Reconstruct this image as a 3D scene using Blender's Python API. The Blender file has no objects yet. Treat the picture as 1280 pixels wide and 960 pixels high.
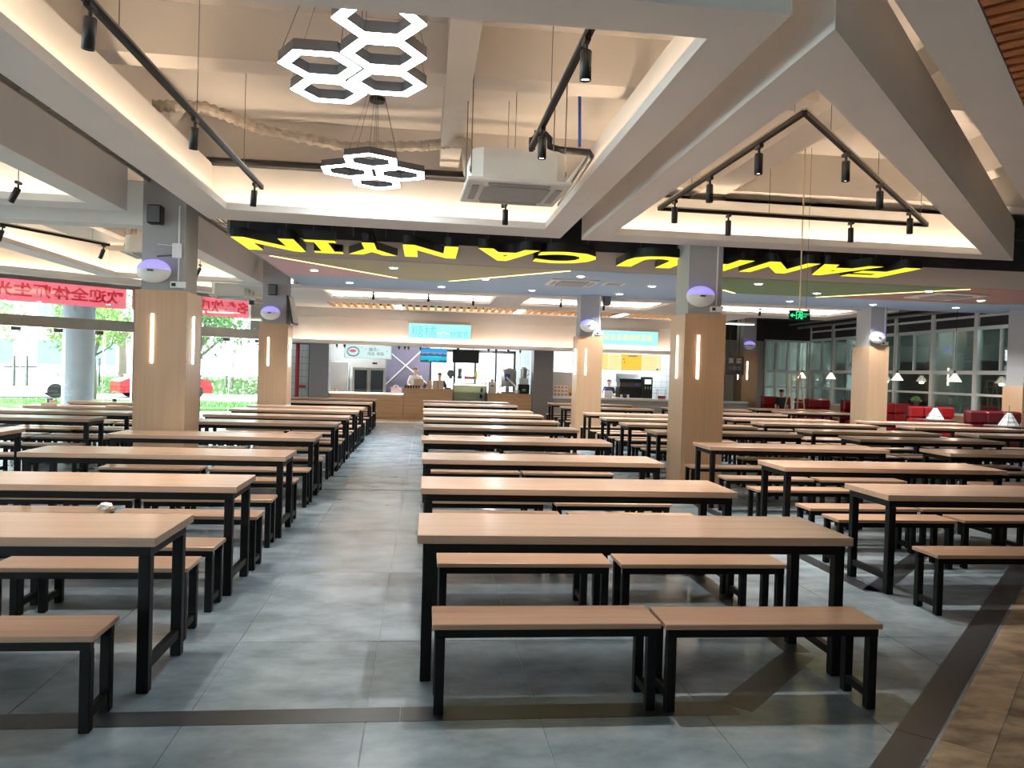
import bpy, bmesh, math, random
from mathutils import Vector, Matrix
random.seed(7)
S = bpy.context.scene
COL = S.collection

# ------------------------------------------------------------------ camera
F_PX, YAW, PITCH, ROLL, CAM_H = 990.6, 0.1105, -0.0151, 0.0296, 1.5776
fw = Vector((math.sin(YAW)*math.cos(PITCH), math.cos(YAW)*math.cos(PITCH), math.sin(PITCH)))
r0 = Vector((math.cos(YAW), -math.sin(YAW), 0)); u0 = r0.cross(fw)
rt = math.cos(ROLL)*r0 + math.sin(ROLL)*u0; up = -math.sin(ROLL)*r0 + math.cos(ROLL)*u0
cd = bpy.data.cameras.new('camera'); cam = bpy.data.objects.new('camera', cd); COL.objects.link(cam)
cam.matrix_world = Matrix(((rt.x, up.x, -fw.x, 0), (rt.y, up.y, -fw.y, 0), (rt.z, up.z, -fw.z, CAM_H), (0, 0, 0, 1)))
cd.sensor_width = 36; cd.lens = F_PX*36/1280; cd.clip_start = .05; cd.clip_end = 400
S.camera = cam

# ------------------------------------------------------------------ world, exposure
wd = bpy.data.worlds.new('world'); S.world = wd; wd.use_nodes = True
bgn = wd.node_tree.nodes['Background']; bgn.inputs[0].default_value = (.86, .94, 1, 1); bgn.inputs[1].default_value = 7.0
S.view_settings.view_transform = 'Standard'; S.view_settings.look = 'None'
S.view_settings.gamma = 1; S.view_settings.use_curve_mapping = False
S.view_settings.exposure = 0.38
# brightness of the fixtures (each light is made inside its own fixture's builder)
E_COVE, E_HEX, P_SPOT, P_DOWN, P_PANEL = 36.0, 26.0, 165.0, 270.0, 130.0
WARM = (1.0, .78, .55); DAY = (.93, .97, 1.0)

# ------------------------------------------------------------------ materials
def lin(c):
    return tuple(((v/255)/12.92 if v/255 <= .04045 else ((v/255+.055)/1.055)**2.4) for v in c)
def newmat(name):
    m = bpy.data.materials.new(name); m.use_nodes = True
    return m, m.node_tree.nodes, m.node_tree.links, m.node_tree.nodes['Principled BSDF']
MATS = {}
def pm(name, rgb, rough=.5, metal=0., var=.06, scale=6., bump=0., stretch=None, world=False):
    """principled with a soft noise variation of its colour"""
    m, n, l, b = newmat(name); c = lin(rgb)
    tc = n.new('ShaderNodeNewGeometry') if world else n.new('ShaderNodeTexCoord')
    mp = n.new('ShaderNodeMapping'); mp.inputs['Scale'].default_value = stretch or (1, 1, 1)
    l.new(tc.outputs['Position' if world else 'Object'], mp.inputs[0])
    nz = n.new('ShaderNodeTexNoise'); nz.inputs['Scale'].default_value = scale; nz.inputs['Detail'].default_value = 5
    l.new(mp.outputs[0], nz.inputs['Vector'])
    rp = n.new('ShaderNodeValToRGB')
    rp.color_ramp.elements[0].position = .3; rp.color_ramp.elements[1].position = .7
    rp.color_ramp.elements[0].color = (*[v*(1-var) for v in c], 1); rp.color_ramp.elements[1].color = (*[min(1, v*(1+var)) for v in c], 1)
    l.new(nz.outputs[0], rp.inputs[0]); l.new(rp.outputs[0], b.inputs['Base Color'])
    b.inputs['Roughness'].default_value = rough; b.inputs['Metallic'].default_value = metal
    if bump:
        bp = n.new('ShaderNodeBump'); bp.inputs['Strength'].default_value = bump; bp.inputs['Distance'].default_value = .01
        l.new(nz.outputs[0], bp.inputs['Height']); l.new(bp.outputs[0], b.inputs['Normal'])
    MATS[name] = m; return m
def wood(name, a, b_, scale, rough=.4, ramp=(.3, .7), rnd=True, world=False):
    m, n, l, b = newmat(name)
    tc = n.new('ShaderNodeNewGeometry') if world else n.new('ShaderNodeTexCoord')
    mp = n.new('ShaderNodeMapping'); mp.inputs['Scale'].default_value = scale
    l.new(tc.outputs['Position' if world else 'Object'], mp.inputs[0])
    if rnd:
        oi = n.new('ShaderNodeObjectInfo'); ml = n.new('ShaderNodeMath'); ml.operation = 'MULTIPLY'; ml.inputs[1].default_value = 37.
        l.new(oi.outputs['Random'], ml.inputs[0]); cb = n.new('ShaderNodeCombineXYZ')
        for k in range(3): l.new(ml.outputs[0], cb.inputs[k])
        l.new(cb.outputs[0], mp.inputs['Location'])
    nz = n.new('ShaderNodeTexNoise'); nz.inputs['Scale'].default_value = 1; nz.inputs['Detail'].default_value = 6; nz.inputs['Roughness'].default_value = .6
    l.new(mp.outputs[0], nz.inputs['Vector'])
    rp = n.new('ShaderNodeValToRGB'); e = rp.color_ramp.elements
    e[0].position, e[1].position = ramp; e[0].color = (*lin(a), 1); e[1].color = (*lin(b_), 1)
    l.new(nz.outputs[0], rp.inputs[0]); l.new(rp.outputs[0], b.inputs['Base Color']); b.inputs['Roughness'].default_value = rough
    MATS[name] = m; return m
def em(name, col, s, base=(.08, .08, .08)):
    m, n, l, b = newmat(name)
    b.inputs['Base Color'].default_value = (*base, 1); b.inputs['Emission Color'].default_value = (*col, 1); b.inputs['Emission Strength'].default_value = s
    MATS[name] = m; return m
def glass(name, tint=(.9, .97, .96), refl=.10):
    m, n, l, b = newmat(name); n.remove(b)
    tr = n.new('ShaderNodeBsdfTransparent'); tr.inputs[0].default_value = (*tint, 1)
    gl = n.new('ShaderNodeBsdfGlossy'); gl.inputs['Roughness'].default_value = .02; gl.inputs[0].default_value = (.9, .95, .95, 1)
    fr = n.new('ShaderNodeFresnel'); fr.inputs[0].default_value = 1.45
    ad = n.new('ShaderNodeMath'); ad.operation = 'MULTIPLY_ADD'; ad.inputs[1].default_value = .8; ad.inputs[2].default_value = refl-.05
    l.new(fr.outputs[0], ad.inputs[0]); mx = n.new('ShaderNodeMixShader')
    l.new(ad.outputs[0], mx.inputs[0]); l.new(tr.outputs[0], mx.inputs[1]); l.new(gl.outputs[0], mx.inputs[2])
    l.new(mx.outputs[0], n['Material Output'].inputs[0]); MATS[name] = m; return m

wood('laminate', (174, 142, 119), (192, 160, 136), (1.0, 30, 30), .27)
wood('bench_laminate', (162, 128, 105), (180, 146, 121), (1.0, 30, 30), .30)
wood('clad', (184, 148, 114), (195, 160, 126), (40, 40, .6), .34)
wood('counter_wood', (178, 146, 112), (200, 168, 132), (1.0, 20, 20), .45)
wood('plank', (122, 102, 82), (206, 182, 150), (4, 7, 7), .42, (.34, .68))
wood('slat_wood', (176, 98, 50), (200, 122, 66), (3, 16, 16), .5)
pm('black_metal', (11, 11, 12), .5, 0, .1).node_tree.nodes['Principled BSDF'].inputs['Specular IOR Level'].default_value = .22
pm('band_white', (224, 220, 216), .75, var=.02, scale=2)
pm('lip_white', (226, 224, 220), .6, var=.01)
pm('slab_paint', (224, 217, 210), .85, var=.05, scale=1.2)
pm('beam_paint', (216, 209, 202), .85, var=.05, scale=1.4)
pm('column_paint', (166, 165, 164), .7, var=.03, scale=2)
pm('panel_grey', (160, 153, 146), .7, var=.03)
pm('panel_edge', (58, 58, 62), .7, var=.1)
pm('pink', (196, 164, 172), .7, var=.02); pm('olive', (172, 168, 138), .7, var=.02); pm('blue_grey', (156, 182, 208), .7, var=.02)
pm('green', (112, 140, 102), .7, var=.02); pm('rust', (168, 130, 122), .7, var=.02)
pm('ac_white', (214, 212, 206), .5, var=.03); pm('ac_grey', (150, 150, 150), .55, var=.03); pm('duct_beige', (188, 176, 160), .8, var=.08)
pm('steel', (170, 168, 162), .3, .9, .05); pm('dark_steel', (120, 116, 110), .35, .8, .06); pm('galv', (150, 148, 142), .5, .6, .1)
pm('white_paint', (220, 222, 220), .5, var=.02); pm('wall_paint', (206, 198, 190), .75, var=.03, scale=2)
pm('stone', (122, 120, 124), .8, var=.2, scale=40); pm('tile_white', (206, 216, 218), .25, var=.03); pm('grout', (84, 92, 94), .9); pm('floor_joint', (134, 140, 142), .7, world=True)
pm('red_pipe', (150, 36, 42), .4); pm('red_leather', (150, 24, 28), .35, var=.15, scale=5); pm('dark_leather', (104, 20, 30), .4, var=.12, scale=5)
pm('black_plastic', (20, 20, 22), .4); pm('plastic_grey', (90, 92, 96), .45); pm('white_plastic', (230, 230, 228), .4, var=.01)
pm('blue_pipe', (30, 70, 170), .4); pm('beige', (206, 186, 160), .6); pm('siding', (118, 112, 132), .6, var=.04)
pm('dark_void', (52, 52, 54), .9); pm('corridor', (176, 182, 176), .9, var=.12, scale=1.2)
pm('skin', (214, 168, 140), .6, var=.03); pm('hair', (26, 22, 22), .6); pm('grey_hair', (110, 106, 104), .7)
pm('cloth_white', (224, 222, 220), .8); pm('cloth_black', (32, 32, 38), .8); pm('cloth_navy', (40, 50, 72), .8)
pm('cup_blue', (70, 90, 150), .5); pm('paper', (212, 196, 170), .8); pm('orange', (222, 132, 44), .5); pm('yellow', (226, 190, 70), .5); pm('red', (206, 40, 46), .5)
pm('blue_plastic', (50, 90, 170), .4); pm('brick_dark', (80, 70, 66), .8, var=.3, scale=8)
pm('concrete', (164, 166, 172), .9, var=.06, scale=3); pm('pavement', (206, 204, 198), .9, var=.05, scale=2, world=True)
pm('grass', (104, 140, 76), .95, var=.3, scale=14, world=True); pm('bark', (104, 92, 78), .9, var=.25, scale=18)
pm('leaf', (92, 128, 70), .7, var=.35, scale=3); pm('leaf_light', (132, 158, 84), .7, var=.3, scale=3); pm('hedge', (150, 160, 130), .9, var=.4, scale=9)
pm('car_red', (190, 30, 40), .25); pm('car_white', (228, 230, 232), .25); pm('tyre', (24, 24, 24), .8); pm('car_glass', (40, 50, 56), .1)
pm('facade', (222, 220, 214), .9, var=.04); pm('facade_glass', (120, 146, 156), .15)
pm('ladder_wood', (206, 190, 160), .6)
pm('banner', (255, 92, 112), .8, var=.05)
glass('glass_clear'); glass('glass_window', (.80, .86, .85), .14); glass('glass_case', (.93, .98, .97), .08)
def backlit(name, rgb, s):
    m, n, l, b = newmat(name); n.remove(b)
    d = n.new('ShaderNodeBsdfDiffuse'); t = n.new('ShaderNodeBsdfTranslucent')
    for q in (d, t): q.inputs[0].default_value = (*lin(rgb), 1)
    x = n.new('ShaderNodeMixShader'); x.inputs[0].default_value = s
    l.new(d.outputs[0], x.inputs[1]); l.new(t.outputs[0], x.inputs[2]); l.new(x.outputs[0], n['Material Output'].inputs[0]); MATS[name] = m
backlit('banner_cloth', (255, 165, 180), .72); backlit('banner_text', (226, 30, 70), .4); backlit('frosted', (246, 250, 252), .75)
em('led', WARM, E_COVE); em('led_col', (1, .80, .62), 14); em('hex_light', DAY, E_HEX); em('spot_lens', (1, .96, .9), 14); em('down_lens', (1, 1, 1), 20)
em('letter_face', (1.0, .84, .01), .95, (.2, .17, 0)); em('led_yellow', (1, .82, .3), 2.2); em('violet', (.36, .30, 1), .75, (.25, .25, .5)); em('led_amber', (1, .62, .32), 30.0); em('led_soft', (1, .80, .65), 25.0)
em('sign_cyan', (.36, .92, .90), .85); em('sign_teal', (.14, .70, .74), .8); em('sign_orange', (.95, .70, .25), 1.0); em('sign_teal2', (.16, .74, .78), .8)
em('menu_pale', (.68, .92, .90), .75); em('menu_ink', (.10, .22, .28), .5); em('menu_red', (.8, .12, .14), .8); em('menu_yellow', (1, .80, .25), .8); em('menu_orange', (1, .62, .06), .8); em('menu_cream', (1, .90, .50), .8)
em('exit_green', (.02, .95, .30), 1.2); em('lamp_cone', (1, .82, .62), 1.6); em('tube_white', (1, 1, 1), 6); em('tube_bright', (.95, 1, .97), 90); em('case_light', (1, .85, .45), 9)
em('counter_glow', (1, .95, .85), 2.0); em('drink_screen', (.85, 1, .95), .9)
def floor_mat():
    m, n, l, b = newmat('floor_tile')
    g = n.new('ShaderNodeNewGeometry'); oi = n.new('ShaderNodeObjectInfo')
    mp = n.new('ShaderNodeMapping'); mp.inputs['Scale'].default_value = (1.0, 1.5, 1); l.new(g.outputs['Position'], mp.inputs[0])
    nz = n.new('ShaderNodeTexNoise'); nz.inputs['Scale'].default_value = 2.2; nz.inputs['Detail'].default_value = 7; nz.inputs['Roughness'].default_value = .62; l.new(mp.outputs[0], nz.inputs['Vector'])
    rp = n.new('ShaderNodeValToRGB'); e = rp.color_ramp.elements; e[0].position = .25; e[1].position = .75
    e[0].color = (*lin((92, 106, 115)), 1); e[1].color = (*lin((156, 170, 179)), 1); l.new(nz.outputs[0], rp.inputs[0])
    mx = n.new('ShaderNodeMixRGB'); mx.blend_type = 'MULTIPLY'; mx.inputs[0].default_value = 1
    mr = n.new('ShaderNodeMapRange'); mr.inputs[3].default_value = .90; mr.inputs[4].default_value = 1.06; l.new(oi.outputs['Random'], mr.inputs[0])
    l.new(rp.outputs[0], mx.inputs[1]); l.new(mr.outputs[0], mx.inputs[2]); l.new(mx.outputs[0], b.inputs['Base Color'])
    r2 = n.new('ShaderNodeMapRange'); r2.inputs[3].default_value = .17; r2.inputs[4].default_value = .30; l.new(nz.outputs[0], r2.inputs[0]); l.new(r2.outputs[0], b.inputs['Roughness'])
    MATS['floor_tile'] = m
floor_mat()
pm('strip_dark', (50, 53, 57), .30, var=.25, scale=5, world=True)
pm('curb_tile', (196, 180, 158), .35, var=.06, world=True)

# ------------------------------------------------------------------ mesh helpers
class MB:
    def __init__(s): s.v, s.f = [], []
    def add(s, vs, fs):
        o = len(s.v); s.v += [tuple(p) for p in vs]; s.f += [tuple(i+o for i in q) for q in fs]; return s
    def box(s, x0, x1, y0, y1, z0, z1):
        return s.add([(x0, y0, z0), (x1, y0, z0), (x1, y1, z0), (x0, y1, z0), (x0, y0, z1), (x1, y0, z1), (x1, y1, z1), (x0, y1, z1)],
                     [(3, 2, 1, 0), (4, 5, 6, 7), (0, 1, 5, 4), (1, 2, 6, 5), (2, 3, 7, 6), (3, 0, 4, 7)])
    def bbox(s, x0, x1, y0, y1, z0, z1, c=.004):
        """box with chamfered edges"""
        bm = bmesh.new(); bmesh.ops.create_cube(bm, size=1)
        for v in bm.verts: v.co = Vector(((x0+x1)/2+v.co.x*(x1-x0), (y0+y1)/2+v.co.y*(y1-y0), (z0+z1)/2+v.co.z*(z1-z0)))
        bmesh.ops.bevel(bm, geom=bm.edges[:], offset=c, segments=1, affect='EDGES')
        bm.verts.index_update(); s.add([v.co[:] for v in bm.verts], [[v.index for v in f.verts] for f in bm.faces]); bm.free(); return s
    def prism(s, poly, z0, z1):
        n = len(poly)
        if sum(poly[i][0]*poly[(i+1) % n][1]-poly[(i+1) % n][0]*poly[i][1] for i in range(n)) < 0: poly = poly[::-1]
        return s.add([(x, y, z0) for x, y in poly]+[(x, y, z1) for x, y in poly],
                     [tuple(range(n-1, -1, -1)), tuple(range(n, 2*n))]+[(i, (i+1) % n, n+(i+1) % n, n+i) for i in range(n)])
    def tube(s, pts, r, n=8, caps=True):
        pts = [Vector(p) for p in pts]; rings = []
        rr = r if isinstance(r, (list, tuple)) else [r]*len(pts)
        for i, p in enumerate(pts):
            d = (pts[min(i+1, len(pts)-1)]-pts[max(i-1, 0)]).normalized()
            a = d.cross(Vector((0, 0, 1)) if abs(d.z) < .95 else Vector((1, 0, 0))).normalized(); b = d.cross(a)
            rings.append([p+(a*math.cos(t)+b*math.sin(t))*rr[i] for t in [2*math.pi*k/n for k in range(n)]])
        vs = [v for q in rings for v in q]; fs = []
        for i in range(len(pts)-1):
            for k in range(n): fs.append((i*n+k, i*n+(k+1) % n, (i+1)*n+(k+1) % n, (i+1)*n+k))
        if caps: fs += [tuple(range(n-1, -1, -1)), tuple(range((len(pts)-1)*n, len(pts)*n))]
        return s.add(vs, fs)
    def lathe(s, prof, c=(0, 0, 0), n=16):
        vs, fs = [], []
        for (r, z) in prof:
            for k in range(n):
                t = 2*math.pi*k/n; vs.append((c[0]+r*math.cos(t), c[1]+r*math.sin(t), c[2]+z))
        for i in range(len(prof)-1):
            for k in range(n): fs.append((i*n+k, i*n+(k+1) % n, (i+1)*n+(k+1) % n, (i+1)*n+k))
        fs += [tuple(range(n-1, -1, -1)), tuple(range((len(prof)-1)*n, len(prof)*n))]
        return s.add(vs, fs)
    def ellipsoid(s, c, rx, ry, rz, n=14, m=9, a0=-math.pi/2, a1=math.pi/2):
        vs, fs = [], []
        for i in range(m+1):
            t = a0+(a1-a0)*i/m
            for k in range(n):
                q = 2*math.pi*k/n; vs.append((c[0]+rx*math.cos(t)*math.cos(q), c[1]+ry*math.cos(t)*math.sin(q), c[2]+rz*math.sin(t)))
        for i in range(m):
            for k in range(n): fs.append((i*n+k, i*n+(k+1) % n, (i+1)*n+(k+1) % n, (i+1)*n+k))
        return s.add(vs, fs)
    def rot(s, M, k0=0):
        s.v[k0:] = [tuple(M @ Vector(p)) for p in s.v[k0:]]; return s
    def mesh(s, name, mat, smooth=False):
        me = bpy.data.meshes.new(name); me.from_pydata(s.v, [], s.f)
        if mat: me.materials.append(MATS[mat])
        if smooth: me.shade_smooth()
        me.update(); return me
    def build(s, name, mat, parent=None, smooth=False):
        return link(name, s.mesh(name, mat, smooth), parent)
def link(name, me, parent=None):
    o = bpy.data.objects.new(name, me); COL.objects.link(o)
    if parent: o.parent = parent
    return o
def tag(o, label=None, cat=None, group=None, kind=None):
    for k, v in (('label', label), ('category', cat), ('group', group), ('kind', kind)):
        if v: o[k] = v
    return o
def thing(name, label, cat, loc=(0, 0, 0), rz=0, group=None, kind=None):
    o = bpy.data.objects.new(name, None); o.empty_display_size = .1; COL.objects.link(o); o.location = loc; o.rotation_euler = (0, 0, rz)
    return tag(o, label, cat, group, kind)
def copy_tree(o, parent=None):
    c = o.copy(); COL.objects.link(c); c.parent = parent
    for ch in [q for q in o.children]: copy_tree(ch, c)
    return c
def text_mesh(body, mat, w=None, h=None, offset=0., extrude=0., name='lettering'):
    """text as a flat mesh centred on the origin in its XY plane, fitted to w x h"""
    cu = bpy.data.curves.new(name, 'FONT'); cu.body = body; cu.offset = offset; cu.extrude = extrude; cu.resolution_u = 3
    ob = bpy.data.objects.new(name, cu); COL.objects.link(ob)
    dg = bpy.context.evaluated_depsgraph_get(); me = bpy.data.meshes.new_from_object(ob.evaluated_get(dg))
    bpy.data.objects.remove(ob); xs = [v.co.x for v in me.vertices]; ys = [v.co.y for v in me.vertices]
    cx, cy = (min(xs)+max(xs))/2, (min(ys)+max(ys))/2; sx = w/(max(xs)-min(xs)) if w else 1; sy = h/(max(ys)-min(ys)) if h else sx
    for v in me.vertices: v.co.x = (v.co.x-cx)*sx; v.co.y = (v.co.y-cy)*sy
    me.materials.clear(); me.materials.append(MATS[mat]); return me
def lamp(parent, loc, power, color, kind='SPOT', angle=80, radius=.04, rot=(0, 0, 0)):
    ld = bpy.data.lights.new('bulb', kind); ld.energy = power; ld.color = color
    if kind == 'SPOT': ld.spot_size = math.radians(angle); ld.spot_blend = .6
    ld.shadow_soft_size = radius
    o = bpy.data.objects.new('bulb', ld); COL.objects.link(o); o.parent = parent; o.location = loc; o.rotation_euler = rot; return o
def offs(poly, d):
    """offset a convex counter-clockwise polygon outwards by d"""
    n = len(poly); out = []
    for i in range(n):
        p, q, r = [Vector(poly[(i+k) % n]) for k in (-1, 0, 1)]
        e1, e2 = (q-p).normalized(), (r-q).normalized(); n1, n2 = Vector((e1.y, -e1.x)), Vector((e2.y, -e2.x))
        b = (n1+n2); b = b/(1+n1.dot(n2)); out.append((q.x+b.x*d, q.y+b.y*d))
    return out
ORD = ['zeroth', 'first', 'second', 'third', 'fourth', 'fifth', 'sixth', 'seventh', 'eighth', 'ninth', 'tenth', 'eleventh', 'twelfth']

# ================================================================== SETTING
ZB, ZT, SLAB = 3.40, 3.97, 4.65
GP = Vector((-4.6, 23.4)); GD = Vector((-.751, -.660)).normalized(); GN = Vector((GD.y, -GD.x))   # glass wall line; GN points into the room? checked below
if GN.dot(Vector((0, 10))-GP) < 0: GN = -GN
def gw(u, d, z): p = GP+GD*u+GN*d; return (p.x, p.y, z)
GROT = math.atan2(GD.y, GD.x)
def gbox(mb, u0, u1, d0, d1, z0, z1):
    ps = [gw(u0, d0, 0)[:2], gw(u1, d0, 0)[:2], gw(u1, d1, 0)[:2], gw(u0, d1, 0)[:2]]; return mb.prism(ps, z0, z1)
room = [(-4.6, 23.4), (-14, 15.14), (-14, -5), (15, -5), (15, 29), (-4.6, 29)]
# ---- floor: base slab, tiles, inlaid strips, plank zone
floor = tag(MB().prism(room, -.14, -.004).build('floor', 'floor_joint'), 'grey stone-look tiled canteen floor', 'floor', kind='structure')
TW, TL = .785, 1.57
tiles = []
for i in range(-18, 19):
    for j in range(-4, 16):
        x0 = -.215+i*TW; y0 = 6.18+j*TL-2*TL
        if y0 > 24.6 or y0 < -5 or x0 < -13.9 or x0+TW > 15: continue
        if (Vector((x0, y0+TL))-GP).dot(GN) < .05: continue
        if x0-y0-TL > -.6 and y0 < 14: continue
        tiles.append((x0, y0))
def in_view(x, y):
    d = Vector((x, y, 0))-Vector((0, 0, CAM_H)); z = d.dot(fw)
    return z > 1.5 and abs(d.dot(rt)/z) < .70 and d.dot(up)/z > -.56
tiles.sort(key=lambda t: (not (in_view(t[0]+.4, t[1]+.8) or in_view(t[0]+.4, t[1]+1.5)), t[1]))
tm = MB().box(0, TW-.005, 0, TL-.005, -.006, 0).mesh('floor_tile', 'floor_tile')
for t in tiles[:280]:
    o = link('floor_tile', tm, floor); o.location = (t[0], t[1], 0)
rest = MB()
for t in tiles[280:]: rest.box(t[0], t[0]+TW-.005, t[1], t[1]+TL-.005, -.006, 0)
tag(rest.build('tile_field', 'floor_tile', floor), kind='stuff')
def strip(pts, w, name='inlay_strip'):
    for (a, b) in zip(pts[:-1], pts[1:]):
        a, b = Vector(a), Vector(b); d = (b-a).normalized(); L = (b-a).length; nrm = Vector((-d.y, d.x))*w/2
        k = max(1, round(L/1.57))
        for i in range(k):
            p, q = a+d*(L*i/k+.002), a+d*(L*(i+1)/k-.002)
            MB().prism([tuple(p-nrm), tuple(q-nrm), tuple(q+nrm), tuple(p+nrm)], -.003, .0015).build(name, 'strip_dark', floor)
strip([(-8, 3.60), (1.52, 3.63)], .15); strip([(1.53, 3.64), (2.2, 4.34)], .17); strip([(2.2, 4.36), (2.2, 10.3)], .15)
strip([(3.42, 5.62), (3.42, 10.3)], .14); strip([(3.42, 5.62), (9.6, 12.0)], .16); strip([(1.2, 2.25), (9.5, 10.75)], .16)
strip([(-3.4, 10.36), (2.2, 10.36)], .05); strip([(-3.4, 11.05), (8, 11.05)], .05)
pk = 0
for k in range(9):                                    # reclaimed-wood planks laid along the diagonal strip
    for j in range(9):
        a = Vector((1.26, 2.20))+Vector((.6986, .7155))*(j*1.25+(k % 3)*.42-1.0); nr = Vector((.7155, -.6986))
        b = a+Vector((.6986, .7155))*1.246; p0, p1 = nr*(.02+k*.2), nr*(.02+k*.2+.197)
        MB().prism([tuple(a+p0), tuple(b+p0), tuple(b+p1), tuple(a+p1)], -.004, .002).build('floor_plank', 'plank', floor)
for k in range(10):                                   # pale tiles in front of the shop counter
    MB().box(-4.0+k*1.2, -4.0+k*1.2+1.194, 23.25, 24.3, -.003, .002).build('threshold_tile', 'curb_tile', floor)
    MB().box(-4.0+k*1.2, -4.0+k*1.2+1.194, 24.304, 24.95, -.003, .002).build('threshold_tile', 'curb_tile', floor)

# ---- ceiling slab and concrete beams
ceil = tag(MB().prism(room, SLAB, SLAB+.2).build('ceiling', 'slab_paint'), 'cream painted concrete ceiling slab with downstand beams', 'ceiling', kind='structure')
for (x0, x1, y0, y1, z) in [(-14, 15, 10.3, 10.75, 4.1), (-14, 15, 7.1, 7.42, 4.2), (.12, .36, 3, 18, 4.17), (-14, 15, 3.4, 3.75, 4.2), (-3.35, -2.95, 0, 18, 4.07), (3.6, 4.0, 0, 18, 4.07),
                         (-14, 15, 17.9, 18.3, 4.1), (-6.6, -6.35, 3, 18, 4.17), (6.7, 7.0, 3, 18, 4.17), (-14, 15, 14.2, 14.5, 4.2)]:
    MB().box(x0, x1, y0, y1, z, SLAB+.01).build('concrete_beam', 'beam_paint', ceil)

# ---- dropped ceiling frames with light coves
def cove_frame(name, label, outer, inner):
    t = thing(name, label, 'ceiling frame', kind='structure'); n = len(inner)
    rings = [(outer, ZB), (inner, ZB), (inner, ZB+.085), (offs(inner, .02), ZB+.085), (offs(inner, .02), ZB+.03), (offs(inner, .22), ZB+.03), (offs(inner, .22), ZT), (outer, ZT)]
    def sweep(a, mat, nm, close=False):
        vs = [(x, y, z) for (P, z) in a for (x, y) in P]; fs = []; m = len(a)
        for i in range(m if close else m-1):
            for k in range(n): fs.append((i*n+k, ((i+1) % m)*n+k, ((i+1) % m)*n+(k+1) % n, i*n+(k+1) % n))
        return MB().add(vs, fs).build(nm, mat, t)
    sweep([rings[0], rings[1]], 'band_white', 'soffit_band'); sweep(rings[1:5], 'lip_white', 'cove_lip')
    sweep(rings[4:7], 'band_white', 'fascia'); sweep([rings[6], rings[7], rings[0]], 'band_white', 'outer_face')
    sweep([(offs(inner, .035), ZB+.034), (offs(inner, .035), ZB+.044), (offs(inner, .055), ZB+.044), (offs(inner, .055), ZB+.034)], 'led', 'led_strip', True)
    return t
cove_frame('trim_1', 'rectangular dropped ceiling frame with warm cove light around the hexagon lamps', [(-2.76, 3.80), (1.77, 3.80), (1.77, 10.60), (-2.76, 10.42)], [(-2.38, 4.13), (1.46, 4.15), (1.47, 9.98), (-2.38, 9.72)])
cove_frame('trim_2', 'triangular dropped ceiling frame with warm cove light around the triangle track', [(2.06, 3.92), (8.42, 10.63), (2.07, 10.64)], [(2.38, 4.74), (7.65, 10.24), (2.37, 10.11)])
cove_frame('trim_3', 'angled dropped ceiling frame above the door-side tables', [(-3.67, 3.9), (-3.66, 10.16), (-10.0, 10.16)], [(-4.0, 4.74), (-3.97, 9.75), (-9.1, 9.75)])
cove_frame('trim_4', 'rectangular dropped ceiling frame before the banner windows', [(-7.05, 11.15), (-3.66, 11.15), (-3.66, 18.55), (-7.05, 18.4)], [(-6.68, 11.5), (-4.0, 11.5), (-4.0, 18.15), (-6.68, 18.0)])
b2 = MB().prism([(1.2, 2.61), (8.7, 10.1), (9.0, 9.95), (1.5, 2.47)], ZB, ZT)
tag(b2.build('trim_5', 'band_white'), 'diagonal plain ceiling band beside the wooden slat ceiling', 'ceiling band', kind='structure')
sl = thing('trim_6', 'brown wooden slat ceiling beside the diagonal band', 'slat ceiling', kind='structure')
MB().prism([(1.6, 2.5), (8.9, 9.8), (10.5, 8.2), (3.2, .9)], ZB+.121, ZB+.14).build('backing_board', 'slat_wood', sl)
for k in range(56):
    c0 = Vector((1.62, 2.575))+Vector((.707, .707))*k*.125
    a = c0+Vector((.707, -.707))*.0; b = c0+Vector((.707, -.707))*2.2; w = Vector((.707, .707))*.035
    MB().prism([tuple(a-w), tuple(b-w), tuple(b+w), tuple(a+w)], ZB+.0, ZB+.12).build('slat', 'slat_wood', sl)

# ---- grey ceiling panel with coloured fields
pan = thing('trim_7', 'grey dropped ceiling panel painted with coloured wedges behind the yellow letters', 'ceiling panel', kind='structure')
MB().box(-2.78, 14.2, 11.62, 18.35, ZB, ZB+.06).build('panel', 'panel_grey', pan)
MB().box(-2.78, 14.2, 11.58, 11.62, ZB, ZB+.55).build('panel_edge', 'panel_edge', pan)
MB().box(-2.82, -2.78, 11.58, 18.35, ZB, ZB+.55).build('panel_side', 'column_paint', pan)
MB().box(-2.78, 14.2, 18.35, 18.40, ZB-.01, ZB+.55).build('panel_back', 'band_white', pan)
def field(nm, mat, poly): MB().prism(poly, ZB-.006, ZB).build(nm, mat, pan)
field('pink_field', 'pink', [(-2.77, 13.4), (-2.5, 13.62), (-.6, 16.12), (-.45, 16.3), (-2.77, 16.3)])
field('olive_field', 'olive', [(-2.45, 13.55), (2.45, 13.75), (.46, 16.2), (.40, 16.3), (-.40, 16.3)])
field('blue_field', 'blue_grey', [(-2.77, 16.32), (.42, 16.32), (2.55, 13.77), (5.3, 13.77), (5.3, 14.8), (6.5, 16.32), (12.5, 16.4), (14.1, 15.6), (14.1, 18.34), (-2.77, 18.34)])
field('green_field', 'green', [(5.32, 13.82), (10.15, 13.85), (8.35, 16.30), (6.52, 16.30), (5.32, 14.76)])
field('rust_field', 'rust', [(10.25, 13.85), (14.1, 13.85), (14.1, 15.55), (12.5, 16.36), (8.45, 16.33)])
def ledline(a, b, w=.045):
    a, b = Vector(a), Vector(b); d = (b-a).normalized(); nr = Vector((-d.y, d.x))*w/2
    MB().prism([tuple(a-nr), tuple(b-nr), tuple(b+nr), tuple(a+nr)], ZB-.014, ZB-.006).build('led_line', 'led_yellow', pan)
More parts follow.
